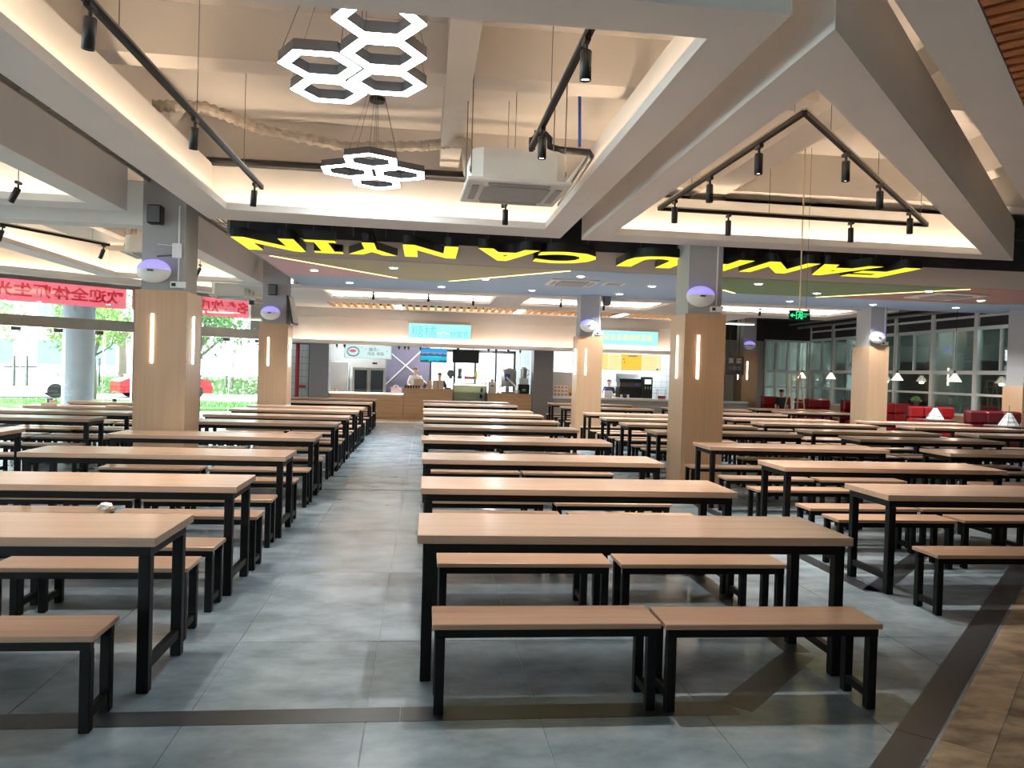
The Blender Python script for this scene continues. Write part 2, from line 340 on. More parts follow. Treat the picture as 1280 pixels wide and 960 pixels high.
ledline((-2.6, 13.57), (-.6, 16.07)); ledline((.46, 16.24), (2.5, 13.82)); ledline((8.38, 16.36), (10.17, 13.92)); ledline((6.06, 15.75), (6.5, 16.25))

# ---- columns
def column(name, label, x0, x1, y0, y1, lamps='both', hc=2.45, zt=SLAB, uc=.05):
    t = thing(name, label, 'column', ((x0+x1)/2, (y0+y1)/2, 0), kind='structure'); a, b = (x1-x0)/2, (y1-y0)/2
    MB().box(-a+uc, a-uc, -b+uc, b-uc, hc, zt).build('upper_shaft', 'column_paint', t)
    for (nm, q) in (('cladding_panel', (-a, a, -b, -b+.018)), ('cladding_panel', (-a, a, b-.018, b)), ('cladding_panel', (-a, -a+.018, -b+.019, b-.019)), ('cladding_panel', (a-.018, a, -b+.019, b-.019))):
        MB().box(*q, 0.001, hc).build(nm, 'clad', t)
    MB().box(-a+.019, a-.019, -b+.019, b-.019, 0.001, hc-.003).build('core', 'concrete', t)
    for sx in (-1, 1): MB().box(sx*(a-.004)-.006, sx*(a-.004)+.006, -b-.003, -b+.008, 0.001, hc).build('corner_bead', 'counter_wood', t)
    MB().box(-a-.004, a+.004, -b-.004, -b+.02, hc-.012, hc+.006).build('cap_trim', 'counter_wood', t)
    if lamps:
        MB().box(-a*.32-.013, -a*.32+.013, -b-.010, -b-.001, 1.56, 2.16).build('led_tube', 'led_col', t)
        s = 1 if x1 < 0 else -1
        MB().box(s*(a+.0055)-.0045, s*(a+.0055)+.0045, -.03, -.004, 1.56, 2.16).build('led_tube', 'led_col', t)
    return t
COLS = dict(L=(-3.54, -2.93, 10.16, 10.80), R=(3.55, 4.13, 10.60, 11.24), LF=(-3.50, -2.90, 17.25, 17.85), C=(3.48, 4.06, 17.92, 18.5), RR=(10.58, 11.08, 17.95, 18.7), S=(10.55, 11.08, 25.5, 26.2))
column('column', 'wood-clad pillar with two light tubes beside the banner windows', *COLS['L'])
column('column', 'wood-clad pillar with two light tubes under the triangular ceiling frame', *COLS['R'])
column('column', 'wood-clad pillar with a side screen nearest the red pipe', *COLS['LF'])
column('column', 'wood-clad pillar with two light tubes in front of the cyan sign', *COLS['C'])
column('column', 'plain wood-clad pillar without light tubes beside the red sofas', *COLS['RR'], lamps=None)
column('column', 'wood-clad pillar beside the hanging black sign', *COLS['S'])
column('column', 'grey half pillar with low wood dado against the window wall', 13.75, 14.25, 16.9, 17.55, lamps=None, hc=1.6)

# ---- left glass wall (runs at an angle to the room)
gl = thing('wall_left', 'angled glass door front with steel lintel', 'glass wall', kind='structure')
gbox(MB(), 0, 12.6, -.08, .06, 2.30, 2.56).build('lintel', 'steel', gl)
gbox(MB(), 0, 12.6, -.06, .04, 0, .06).build('threshold', 'steel', gl)
gbox(MB(), 0, 12.6, -.08, .06, 3.36, 3.46).build('head_rail', 'steel', gl)
gbox(MB(), -.4, 12.6, .0, .08, 3.46, SLAB).build('upper_wall', 'wall_paint', gl)
for u in (-.08, 1.95, 3.60, 7.4, 9.5, 12.4): gbox(MB(), u-.07, u+.07, -.07, .05, 0.0, 3.36).build('steel_post', 'steel', gl)
ed = [0, 1.95, 3.60, 7.4, 9.5, 12.4]
for a, b in zip(ed[:-1], ed[1:]): gbox(MB(), a+.075, b-.075, -.012, 0, 2.57, 3.35).build('transom_pane', 'glass_clear', gl)
dn = 0
for (u0, u1, hu) in [(.08, 1.02, .95), (1.05, 1.86, 1.12), (3.69, 4.30, None), (4.36, 5.22, 4.45), (5.28, 6.12, 6.02), (6.16, 7.30, 6.28), (7.5, 8.4, 8.3), (8.45, 9.4, 8.55), (9.6, 10.9, 10.8), (10.95, 12.3, 11.05)]:
    dn += 1
    d = thing('door_%d' % dn if hu else 'window_%d' % dn, 'frameless glass %s in the angled glass front' % ('door leaf with steel pull handle' if hu else 'side light'), 'door' if hu else 'window', kind='structure')
    gbox(MB(), u0, u1, -.012, 0, .07, 2.28).build('pane', 'glass_clear', d)
    if hu:
        for s in (-1, 1):
            p = [gw(hu, .05*s-.006, .92), gw(hu, .05*s-.006, 1.62)]; MB().tube(p, .016, 8).build('pull_handle', 'steel', d)
        for z in (1.0, 1.54): MB().tube([gw(hu, -.056, z), gw(hu, .044, z)], .009, 6).build('handle_standoff', 'steel', d)
        gbox(MB(), u0, u0+.2, -.02, .008, 2.20, 2.285).build('patch_fitting', 'dark_steel', d); gbox(MB(), u0, u0+.2, -.02, .008, .065, .15).build('patch_fitting', 'dark_steel', d)
# lit soffit running above the glass
so = thing('trim_8', 'lit plaster soffit above the angled glass front', 'soffit', kind='structure')
gbox(MB(), -.1, 12.6, .9, 1.25, 2.98+.40, 3.44).build('soffit_band', 'band_white', so); gbox(MB(), -.1, 12.6, 1.22, 1.25, 3.44, 3.52).build('cove_lip', 'lip_white', so)
gbox(MB(), -.1, 12.6, .85, .90, 3.38, SLAB).build('fascia', 'wall_paint', so); gbox(MB(), -.1, 12.6, 1.0, 1.03, 3.445, 3.46).build('led_strip', 'led', so)
# remaining enclosure
wl = thing('wall_side', 'cream side wall with tall windows', 'wall', kind='structure')
for (y0, y1, z0, z1) in [(-5, 15.2, 0, .3), (-5, 15.2, 3.3, SLAB), (-5, -4.4, .3, 3.3), (0, .5, .3, 3.3), (5, 5.5, .3, 3.3), (10, 10.5, .3, 3.3), (14.7, 15.2, .3, 3.3)]:
    MB().box(-14.2, -14, y0, y1, z0, z1).build('wall_section', 'wall_paint', wl)
for y0 in (-4.4, .5, 5.5, 10.5): MB().box(-14.11, -14.1, y0, min(y0+4.4, 14.7), .3, 3.3).build('pane', 'glass_clear', wl)
wb = thing('wall_back', 'cream wall with one window behind the canteen', 'wall', kind='structure')
for (x0, x1, z0, z1) in [(-14.2, 15, 0, .9), (-14.2, 15, 2.8, SLAB), (-14.2, -9, .9, 2.8), (-4, 15, .9, 2.8)]:
    MB().box(x0, x1, -5.2, -5, z0, z1).build('wall_section', 'wall_paint', wb)
MB().box(-9, -4, -5.11, -5.1, .9, 2.8).build('pane', 'glass_clear', wb)

# ---- right window wall (X = 14.3) and its far return (Y = 28.2)
wr = thing('wall_right', 'white framed window wall behind the red sofas', 'wall', kind='structure')
MB().box(14.3, 14.5, -5, 28.4, 0, .75).build('dado', 'clad', wr)
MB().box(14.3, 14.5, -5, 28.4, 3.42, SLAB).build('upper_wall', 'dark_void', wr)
mull = [28.2, 26.55, 24.7, 22.8, 21.02, 19.24, 17.5, 15.7, 13.9, 12.1, 10.3]
MB().box(14.3, 14.5, -5, 10.2, .75, 3.42).build('blank_wall', 'wall_paint', wr)
for z0, z1 in ((.75, .82), (1.31, 1.37), (1.87, 1.97), (3.03, 3.12), (3.36, 3.42)): MB().box(14.28, 14.38, 10.2, 28.2, z0, z1).build('transom_rail', 'white_paint', wr)
for y in mull: MB().box(14.26, 14.40, y-.07, y+.07, .75, 3.6).build('mullion', 'white_paint', wr)
for a, b in zip(mull[:-1], mull[1:]):
    MB().box(14.29, 14.36, (a+b)/2-.03, (a+b)/2+.03, 1.97, 3.03).build('glazing_bar', 'white_paint', wr)
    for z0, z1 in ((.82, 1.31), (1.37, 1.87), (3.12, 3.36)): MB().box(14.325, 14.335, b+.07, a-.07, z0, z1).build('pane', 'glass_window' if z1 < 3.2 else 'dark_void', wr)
    for c0, c1 in ((b+.07, (a+b)/2-.03), ((a+b)/2+.03, a-.07)): MB().box(14.325, 14.335, c0, c1, 1.97, 3.03).build('pane', 'glass_window', wr)
wf = thing('wall_far', 'white framed glass partition at the far end past the sofas', 'wall', kind='structure')
for z0, z1 in ((.0, .1), (1.29, 1.34), (1.85, 1.95), (2.98, 3.06)): MB().box(12.5, 14.26, 28.16, 28.26, z0, z1).build('transom_rail', 'white_paint', wf)
for x in (12.55, 12.95, 13.42, 13.83, 14.2): MB().box(x-.035, x+.035, 28.15, 28.27, 0, 3.06).build('mullion', 'white_paint', wf)
MB().box(12.5, 14.3, 28.20, 28.21, .1, 3.0).build('pane', 'glass_window', wf)
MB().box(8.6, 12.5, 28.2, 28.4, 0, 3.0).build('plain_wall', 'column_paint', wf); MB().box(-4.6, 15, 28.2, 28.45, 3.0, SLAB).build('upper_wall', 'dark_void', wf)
MB().box(11.4, 12.2, 28.16, 28.2, 0, 2.2).build('grey_door', 'plastic_grey', wf)
cr = tag(MB().box(16.2, 16.4, 4, 34, 0, 4.6).build('wall_corridor', 'corridor'), 'grey wall beyond the sofa windows', 'wall', kind='structure')
for (a, b, c, d, e, f) in ((8.4, 16.4, 29.6, 29.8, 0, 4.6), (14.5, 16.4, 4, 29.6, 3.6, 3.7), (8.4, 15, 28.46, 29.6, 3.6, 3.7), (14.5, 16.4, 4, 29.6, -.1, 0), (8.4, 8.5, 28.5, 29.6, 0, 3.6), (14.5, 16.4, 3.8, 4, 0, 3.7)): MB().box(a, b, c, d, e, f).build('corridor_side', 'corridor', cr)
for y in range(8, 32, 4): MB().box(16.1, 16.2, y, y+1.6, 0, 2.3).build('corridor_door', 'brick_dark', cr)
for k, (y, z, r) in enumerate([(0, 3.52, .05), (.35, 3.62, .035)]):
    tag(MB().tube([(13.7-y, 8, z), (13.7-y, 28, z)], r, 8).build('service_pipe', 'galv'), 'grey overhead pipe along the sofa windows, %s' % ('thick one' if k == 0 else 'thin one'), 'pipe')
for y in (10, 14.5, 19, 23.5, 28):  # invented lamps, added so the sofa window panes look less dark
    q = thing('corridor_fill_light', 'added fill light brightening the corridor beyond the sofa windows', 'lamp', (15.4, y, 3.58), group='added corridor fill lights')
    MB().bbox(-.1, .1, -.6, .6, -.04, .019, .006).build('housing', 'white_plastic', q); MB().box(-.08, .08, -.58, .58, -.05, -.041).build('tube', 'tube_bright', q)
# dark upper zone by the windows
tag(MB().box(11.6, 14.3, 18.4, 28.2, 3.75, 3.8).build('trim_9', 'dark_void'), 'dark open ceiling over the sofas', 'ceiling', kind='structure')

# ---- shop-side ceiling: frames, slat strip, fascia
sc = thing('trim_10', 'plaster ceiling with two lit recesses in front of the shops', 'ceiling', kind='structure')
ZS = 3.35
for (x0, x1, y0, y1) in [(-4.2, 9.3, 18.42, 18.7), (-4.2, -2.4, 18.7, 20.9), (1.65, 2.45, 18.7, 20.9), (5.9, 6.8, 18.7, 20.9), (11.0, 11.6, 18.7, 20.9), (-4.2, 9.3, 20.9, 22.15), (-4.2, -2.75, 22.15, 24.3), (8.3, 9.3, 22.15, 24.3), (-2.75, 8.3, 23.85, 24.3), (9.3, 11.6, 18.42, 18.7), (9.3, 11.6, 20.9, 22.0)]:
    MB().box(x0, x1, y0, y1, ZS, ZS+.08).build('plaster_panel', 'band_white', sc)
for (x0, x1) in ((-2.4, 1.65), (2.45, 5.9), (6.8, 11.0)):
    for (a, b, c, d) in ((x0-.12, x1+.12, 20.9+.10, 20.9+.12), (x0-.12, x1+.12, 18.6, 18.62), (x0-.12, x0-.10, 18.6, 21.0), (x1+.10, x1+.12, 18.6, 21.0)): MB().box(a, b, c, d, ZS+.08, ZS+.5).build('recess_fascia', 'band_white', sc)
    MB().box(x0-.12, x1+.12, 18.6, 21.0, ZS+.5, ZS+.52).build('recess_top', 'slab_paint', sc)
    MB().box(x0, x1, 20.95, 20.97, ZS+.085, ZS+.10).build('led_strip', 'led_soft', sc)
    MB().box(x0-.06, x0-.04, 18.7, 20.9, ZS+.085, ZS+.10).build('led_strip', 'led_soft', sc); MB().box(x1+.04, x1+.06, 18.7, 20.9, ZS+.085, ZS+.10).build('led_strip', 'led_soft', sc)
ss = thing('trim_11', 'wood slat ceiling strip lit from above along the shop front', 'slat ceiling', kind='structure')
MB().box(-2.75, 8.3, 22.15, 23.85, ZS+.3, ZS+.32).build('backing_board', 'beige', ss)
for k in range(52): MB().box(-2.72+k*.212, -2.72+k*.212+.07, 22.16, 23.84, ZS+.0, ZS+.12).build('slat', 'counter_wood', ss)
for x0 in (-2.7, 0, 2.7, 5.5):
    MB().box(x0, x0+2.6, 22.2, 22.22, ZS+.15, ZS+.17).build('led_strip', 'led_amber', ss); MB().box(x0, x0+2.6, 23.78, 23.80, ZS+.15, ZS+.17).build('led_strip', 'led_amber', ss)
for x in (-.9, 2.6, 5.6): MB().box(x, x+.22, 22.4, 23.7, ZS-.012, ZS-.002).build('light_bar', 'tube_white', ss)
fs = thing('wall_shop', 'pale fascia wall above the shop openings with a lit ledge', 'wall', kind='structure')
MB().box(-4.0, 9.3, 24.3, 24.5, 2.36, 3.06).build('fascia', 'wall_paint', fs); MB().box(-4.0, 9.3, 24.24, 24.5, 3.06, 3.43).build('fascia_step', 'wall_paint', fs)
MB().box(-4.0, 9.3, 24.02, 24.95, 2.28, 2.34).build('ledge', 'lip_white', fs); MB().box(-4.0, 9.3, 24.02, 24.04, 2.34, 2.37).build('ledge_lip', 'lip_white', fs)
for k in range(5): MB().box(-3.95+k*2.65, -3.95+k*2.65+2.6, 24.10, 24.13, 2.342, 2.355).build('led_strip', 'led_soft', fs)
MB().prism([(-4.0, 24.3), (-4.0, 24.5), (-5.1, 23.45), (-4.95, 23.25)], 2.36, 3.43).build('return_fascia', 'wall_paint', fs)
# shop shell
sh = thing('wall_kitchen', 'tiled back walls of the shops', 'wall', kind='structure')
MB().box(-4.6, 9.3, 24.95, 28.2, 2.42, 2.46).build('shop_ceiling', 'white_paint', sh)
MB().box(-4.6, -4.4, 24.3, 28.2, 0, 2.42).build('end_wall', 'white_paint', sh); MB().box(9.1, 9.3, 24.9, 28.2, 0, 3.0).build('end_wall', 'plastic_grey', sh)
MB().box(3.70, 3.85, 25.4, 28.2, 0, 2.42).build('party_wall', 'tile_white', sh)
MB().box(-4.6, -1.4, 28.0, 28.2, 0, 2.42).build('back_wall', 'white_paint', sh)
MB().box(-1.4, .18, 28.0, 28.2, 0, 2.42).build('siding_core', 'siding', sh)
for k in range(20): MB().box(-1.4, .18, 27.97, 28.0, .1+k*.115, .1+k*.115+.095).build('siding_board', 'siding', sh)
for (a, b) in (((-1.35, 1.0), (-.1, 2.25)), ((-1.35, 2.25), (.15, 1.05))): MB().tube([(a[0], 27.93, a[1]), (b[0], 27.93, b[1])], .025, 6).build('cross_brace', 'white_paint', sh)
MB().box(3.2, 3.7, 28.0, 28.2, 0, 2.42).build('back_wall', 'tile_white', sh); MB().box(.18, 3.2, 28.0, 28.2, 0, .85).build('back_wall', 'white_paint', sh); MB().box(.18, 3.2, 28.0, 28.2, 2.3, 2.42).build('back_wall', 'white_paint', sh)
MB().box(3.85, 9.1, 26.4, 26.6, 0, 2.42).build('back_wall', 'grout', sh)
tmw = MB().box(0, .192, -.012, 0, 0, .192).mesh('wall_tile', 'tile_white')
for i in range(26):
    for j in range(11):
        if len([1]) and (j+2)*.2 < 2.42: o = link('wall_tile', tmw, sh); o.location = (3.86+i*.2, 26.4, .2+j*.2)
tiles2 = MB()
for i in range(3):
    for j in range(12):
        tiles2.box(3.22+i*.165, 3.22+i*.165+.155, 27.985, 28.0, .1+j*.19, .1+j*.19+.18)
tag(tiles2.build('small_tiles', 'tile_white', sh), kind='stuff')
MB().box(-4.4, -3.52, 25.1, 25.2, 0, 2.42).build('alcove_wall', 'grout', sh)
for i in range(4):
    for j in range(11): o = link('wall_tile', tmw, sh); o.location = (-4.36+i*.2, 25.1, .05+j*.2)
bw = thing('window_30', 'bright white shop window with dark frame behind the counter', 'window', kind='structure')
MB().box(.2, 3.2, 28.12, 28.13, .85, 2.3).build('frosted_pane', 'frosted', bw)
for x in (.18, 1.02, 1.75, 2.48, 3.14): MB().box(x, x+.07, 28.0, 28.1, .85, 2.3).build('frame_post', 'black_plastic', bw)
MB().box(.18, 3.21, 28.0, 28.1, 2.22, 2.32).build('frame_head', 'black_plastic', bw)
for nm, x0, x1 in (('one', -3.5, -2.92), ('two', 3.42, 4.05)):
    tag(MB().bbox(x0, x1, 24.75, 25.4, 0, 2.30, .01).build('stone_pier', 'stone'), 'dark grey stone pier %s' % ('beside the red pipe' if nm == 'one' else 'between the two shops'), 'pier', kind='structure')

# ================================================================== TABLES AND BENCHES
TL_, TD, TH = 2.30, .62, .75
def make_table():
    t = thing('canteen_table', 'x', 'table')
    MB().bbox(0, TL_, 0, TD, TH-.044, TH, .003).build('table_top', 'laminate', t)
    a = MB().box(.03, TL_-.03, .03, .07, TH-.095, TH-.046).box(.03, TL_-.03, TD-.07, TD-.03, TH-.095, TH-.046).box(.03, .075, .071, TD-.071, TH-.095, TH-.046).box(TL_-.075, TL_-.03, .071, TD-.071, TH-.095, TH-.046)
    a.build('apron', 'black_metal', t)
    for x in (.03, TL_-.085):
        for y in (.03, TD-.085): MB().bbox(x, x+.055, y, y+.055, 0.001, TH-.096, .003).build('leg', 'black_metal', t)
        MB().bbox(x+.008, x+.047, .086, TD-.086, .10, .145, .002).build('foot_rail', 'black_metal', t)
    return t
BL, BD, BH = 1.07, .29, .42
def make_bench():
    t = thing('bench', 'x', 'bench')
    MB().bbox(0, BL, 0, BD, BH-.026, BH, .003).build('seat', 'bench_laminate', t)
    MB().box(.015, BL-.015, .015, .05, BH-.066, BH-.027).box(.015, BL-.015, BD-.05, BD-.015, BH-.066, BH-.027).build('apron', 'black_metal', t)
    for x in (.015, BL-.06):
        for y in (.015, BD-.06): MB().bbox(x, x+.045, y, y+.045, 0.001, BH-.067, .003).build('leg', 'black_metal', t)
        MB().bbox(x+.006, x+.039, .061, BD-.061, .05, .09, .002).build('foot_rail', 'black_metal', t)
    return t
tproto, bproto = make_table(), make_bench(); used = [False, False]
BLOCKS = [
 ('LL', 'row beside glass doors', -6.92, [9.23, 11.6, 13.1, 14.6, 16.3]),
 ('L', 'aisle row on glass-door side', -3.53, [3.87, 5.49, 7.36, 9.32, 11.6, 13.2, 14.96, 16.35, 18.9, 20.93]),
 ('C', 'aisle row on lit-pillar side', -.005, [3.97, 5.55, 7.34, 9.38, 11.5, 13.16, 15.01, 16.45, 19.18, 20.96]),
 ('R', 'row holding lit pillars', 3.45, [5.51, 7.21, 9.2, 11.45, 13.1, 14.7, 16.4, 19.3, 21.4]),
 ('RR', 'second row from red sofas', 6.37, [8.95, 10.95, 12.4, 14.25, 15.75, 18.1, 20.2]),
 ('RRR', 'row nearest red sofas', 9.28, [12.33, 14.1, 15.6, 19.7, 21.3]),
]
def place(proto, k, loc, rz, label, group):
    if not used[k]: o = proto; used[k] = True
    else: o = copy_tree(proto)
    o.location = loc; o.rotation_euler = (0, 0, rz); o['label'] = label; o['group'] = group; return o
def hits_col(x0, x1, y0, y1):
    return any(x0 < c[1]+.02 and x1 > c[0]-.02 and y0 < c[3]+.02 and y1 > c[2]-.02 for c in COLS.values())
rj = random.Random(3)
EXACT = {('C', 0): [(.08, -.375, 0), (1.165, -.395, -.01), (.12, .775, 0), (1.245, .765, 0)], ('L', 0): [(.0, -.38, .0), (1.115, -.40, .0), (0.02, .755, 0), (1.17, .745, 0)]}
for (code, phrase, X, ys) in BLOCKS:
    ys = sorted(ys)
    for i, y in enumerate(ys):
        od = ORD[len(ys)-i]; x = X+rj.uniform(-.012, .012)
        place(tproto, 0, (x, y, 0), rj.uniform(-.003, .003), 'long wood-topped table, %s from shop counter in %s' % (od, phrase), 'canteen tables')
        spots = EXACT.get((code, i)) or [(.05+rj.uniform(-.03, .03), -.36+rj.uniform(-.05, .05), rj.uniform(-.02, .02)), (1.18+rj.uniform(-.0, .05), -.36+rj.uniform(-.05, .05), rj.uniform(-.02, .02)),
                                         (.05+rj.uniform(-.03, .03), .74+rj.uniform(-.06, .05), rj.uniform(-.02, .02)), (1.18+rj.uniform(-.0, .05), .74+rj.uniform(-.06, .05), rj.uniform(-.02, .02))]
        if i == 0 and code in ('R',): spots = [(.06, -.50, 0), (1.2, -.48, 0), (.05, .78, 0), (1.2, .80, .01)]
        for q, (bx_, by_, rz) in enumerate(spots):
            by_ += .0
            # keep clear of the next row's bench and of the pillars
            nxt = ys[i+1]-.42 if i+1 < len(ys) else 99
            if q >= 2: by_ = min(by_, nxt-BD-.05-y)
            if q >= 2 and by_ < .63: by_ = .40
            if hits_col(x+bx_-.03, x+bx_+BL+.03, y+by_-.03, y+by_+BD+.03): continue
            side = 'plank-floor side' if q < 2 else 'counter side'; end = 'door end' if q % 2 == 0 else 'sofa end'
            place(bproto, 1, (x+bx_, y+by_, 0), rz, 'wood bench, %s, %s, %s table from counter, %s' % (side, end, od, phrase), 'canteen benches')

# ================================================================== CEILING FIXTURES
def hexagon(c, s, a0=0): return [(c[0]+s*math.cos(a0+k*math.pi/3), c[1]+s*math.sin(a0+k*math.pi/3)) for k in range(6)]
def hex_lamp(label, centres, z, s, a0, canopy):
    t = thing('hexagon_lamp', label, 'lamp', (canopy[0], canopy[1], 0)); ox, oy = canopy
    for c in centres:
        c = (c[0]-ox, c[1]-oy); O, I, h = hexagon(c, s-.016, a0), hexagon(c, s*.67, a0), .075
        n = 6; body = MB(); vs = [(x, y, z+h) for x, y in O]+[(x, y, z+.004) for x, y in O]+[(x, y, z+h) for x, y in I]+[(x, y, z+.004) for x, y in I]
        fs = []
        for k in range(6):
            j = (k+1) % 6; fs += [(k, 6+k, 6+j, j), (12+k, 12+j, 18+j, 18+k), (k, j, 12+j, 12+k)]
        b = body.add(vs, fs).build('housing', 'plastic_grey', t)
        MB().add([(x, y, z) for x, y in O]+[(x, y, z) for x, y in I]+[(x, y, z+.004) for x, y in O]+[(x, y, z+.004) for x, y in I],
                 [(k, 6+k, 6+(k+1) % 6, (k+1) % 6) for k in range(6)]+[(k, (k+1) % 6, 12+(k+1) % 6, 12+k) for k in range(6)]+[(6+k, 18+k, 18+(k+1) % 6, 6+(k+1) % 6) for k in range(6)]).build('diffuser', 'hex_light', b)
        for k in (0, 3): MB().tube([(O[k][0]*.97, O[k][1]*.97, z+h), (0+.3*O[k][0], .3*O[k][1], SLAB)], .0025, 4).build('suspension_wire', 'dark_steel', t)
    MB().lathe([(.02, -.05), (.085, -.045), (.09, -.01), (.09, 0)], (0, 0, SLAB), 16).build('canopy', 'black_plastic', t)
s = .285; dy = math.sqrt(3)*s
hex_lamp('large lit honeycomb ceiling lamp of five hexagon rings', [(-.31, 5.10+dy*k) for k in (-1, 0, 1)]+[(-.31-1.5*s, 5.10+dy*(k+.5)) for k in (0, 1)], 3.55, s, 0, (-.5, 5.5))
hex_lamp('small lit lamp of four hexagon rings near the air conditioner', [(-.62, 8.5), (-.62-.29, 9.0), (-.62+.29, 9.0), (-.62, 9.5)], 3.75, .325, math.pi/2, (-.62, 9.2))

spot_n = 0
def spotlight(x, y, z, label, tilt=(0, 0), L=.17, power=None, group='track spotlights', rod=None):
    t = thing('track_spotlight', label, 'spotlight', (x, y, z), group=group)
    MB().bbox(-.018, .018, -.05, .05, -.03, 0, .003).build('adapter', 'black_plastic', t)
    MB().tube([(0, 0, -.03), (0, 0, -.075)], .011, 8).build('stem', 'black_plastic', t)
    M = Matrix.Translation((0, 0, -.07)) @ Matrix.Rotation(tilt[0], 4, 'X') @ Matrix.Rotation(tilt[1], 4, 'Y')
    MB().lathe([(.03, 0), (.034, -.008), (.034, -L), (.029, -L-.002), (.027, -L+.02)], (0, 0, 0), 14).rot(M).build('barrel', 'black_plastic', t, True)
    MB().lathe([(.001, -L+.012), (.027, -L+.010), (.027, -L+.014)], (0, 0, 0), 12).rot(M).build('lens', 'spot_lens', next(c for c in t.children if c.name.startswith('barrel')))
    if rod: MB().tube([(0, 0, 0), (0, 0, rod-z-.001)], .006, 5).build('hanging_rod', 'dark_steel', t)
    e = M.to_euler(); lamp(t, M @ Vector((0, 0, -L-.01)), P_SPOT if power is None else power, (1, .93, .84), 'SPOT', 70, .025, e)
    return t
def track(label, pts, z, wires=(), closed=False, zt=SLAB):
    t = thing('light_track', label, 'light track', (pts[0][0], pts[0][1], 0)); ox, oy = pts[0]; P = [Vector((p[0]-ox, p[1]-oy)) for p in pts]
    if closed: P.append(P[0])
    for a, b in zip(P[:-1], P[1:]):
        d = (b-a).normalized(); nr = Vector((-d.y, d.x))*.018; a2, b2_ = a, b
        MB().prism([tuple(a2-nr), tuple(b2_-nr), tuple(b2_+nr), tuple(a2+nr)], z, z+.034).build('rail', 'black_metal', t)
        MB().prism([tuple(a2-nr*1.1), tuple(b2_-nr*1.1), tuple(b2_+nr*1.1), tuple(a2+nr*1.1)], z+.035, z+.05).build('rail_cap', 'galv', t)
    for (x, y) in wires: MB().tube([(x-ox, y-oy, z+.05), (x-ox, y-oy, zt-.001)], .0035, 5).build('hanger_rod', 'dark_steel', t)
    return t
track('long black light track on the glass-door side of the hexagon lamps', [(-1.88, 3.0), (-1.83, 9.0)], 3.5, [(-1.87, 5), (-1.86, 6.6), (-1.85, 8.2)])
track('black light track running above the hanging air conditioner', [(.88, 3.4), (.87, 6.88)], 3.5, [(.88, 4.6), (.87, 5.8)])
track('short black light track beyond the hanging air conditioner', [(.87, 7.95), (.86, 9.3)], 3.5, [(.87, 8.2), (.87, 9.0)])
for k, (y, nm) in enumerate([(4.55, 'third from the shops'), (6.52, 'second from the shops'), (8.72, 'nearest the shops')]):
    spotlight(-1.85, y, 3.5, 'black spotlight on the door-side long track, %s' % nm, (.12, .10))
for k, (y, nm) in enumerate([(4.5, 'third from the shops'), (6.2, 'just before the air conditioner'), (9.05, 'just beyond the air conditioner')]):
    spotlight(.87, y, 3.5, 'black spotlight on the air conditioner track, %s' % nm, (0, 0))
tri = [(2.68, 5.5), (6.05, 9.1), (2.65, 8.98)]
track('triangular black light track loop hung in the triangular ceiling frame', tri, 3.5, [(2.7, 5.7), (4.3, 7.25), (5.8, 8.85), (2.7, 8.0), (4.0, 9.02), (3.2, 6.1)], True)
TS = [((2.67, 8.45), 'lit-pillar edge, nearest its back corner'), ((2.67, 7.38), 'lit-pillar edge, middle'), ((2.68, 6.28), 'lit-pillar edge, nearest its front corner'), ((3.47, 6.34), 'sloping edge, nearest its front corner'), ((4.33, 7.26), 'sloping edge, middle'), ((5.36, 8.37), 'sloping edge, nearest its sofa corner'), ((3.5, 9.01), 'back edge, inner one'), ((5.05, 9.06), 'back edge, sofa-side one')]
for (p, nm) in TS: spotlight(p[0], p[1], 3.5, 'black spotlight on triangular track, %s' % nm)
# door-side zone spotlights and tracks
track('black light track in the frame before the banner windows', [(-6.3, 12.2), (-5.35, 14.1)], 3.5, [(-6.1, 12.6), (-5.5, 13.8)])
for (x, y, nm) in [(-6.2, 12.4, 'farther from the pillar'), (-5.4, 14.0, 'beside the air conditioner')]: spotlight(x, y, 3.5, 'black tilted spotlight before the banner windows, %s' % nm, (.3, .45))
spotlight(-4.35, 9.0, 3.45, 'black spotlight in the angled frame over the door-side tables', (.1, .5), rod=SLAB); spotlight(-4.3, 15.7, 3.45, 'black tilted spotlight between the two door-side pillars', (.2, .5), rod=SLAB)
# shop recess spotlights
for k, (x, y) in enumerate([(-1.3, 19.8), (.05, 19.8), (1.2, 20.4), (3.4, 19.9), (4.6, 20.3), (7.6, 19.9), (8.8, 20.2), (10.0, 19.9)]):
    spotlight(x, y, ZS+.10, 'small black spotlight in the lit ceiling recess before the shops', (.35, 0), .12, 60, 'shop recess spotlights', rod=ZS+.5)

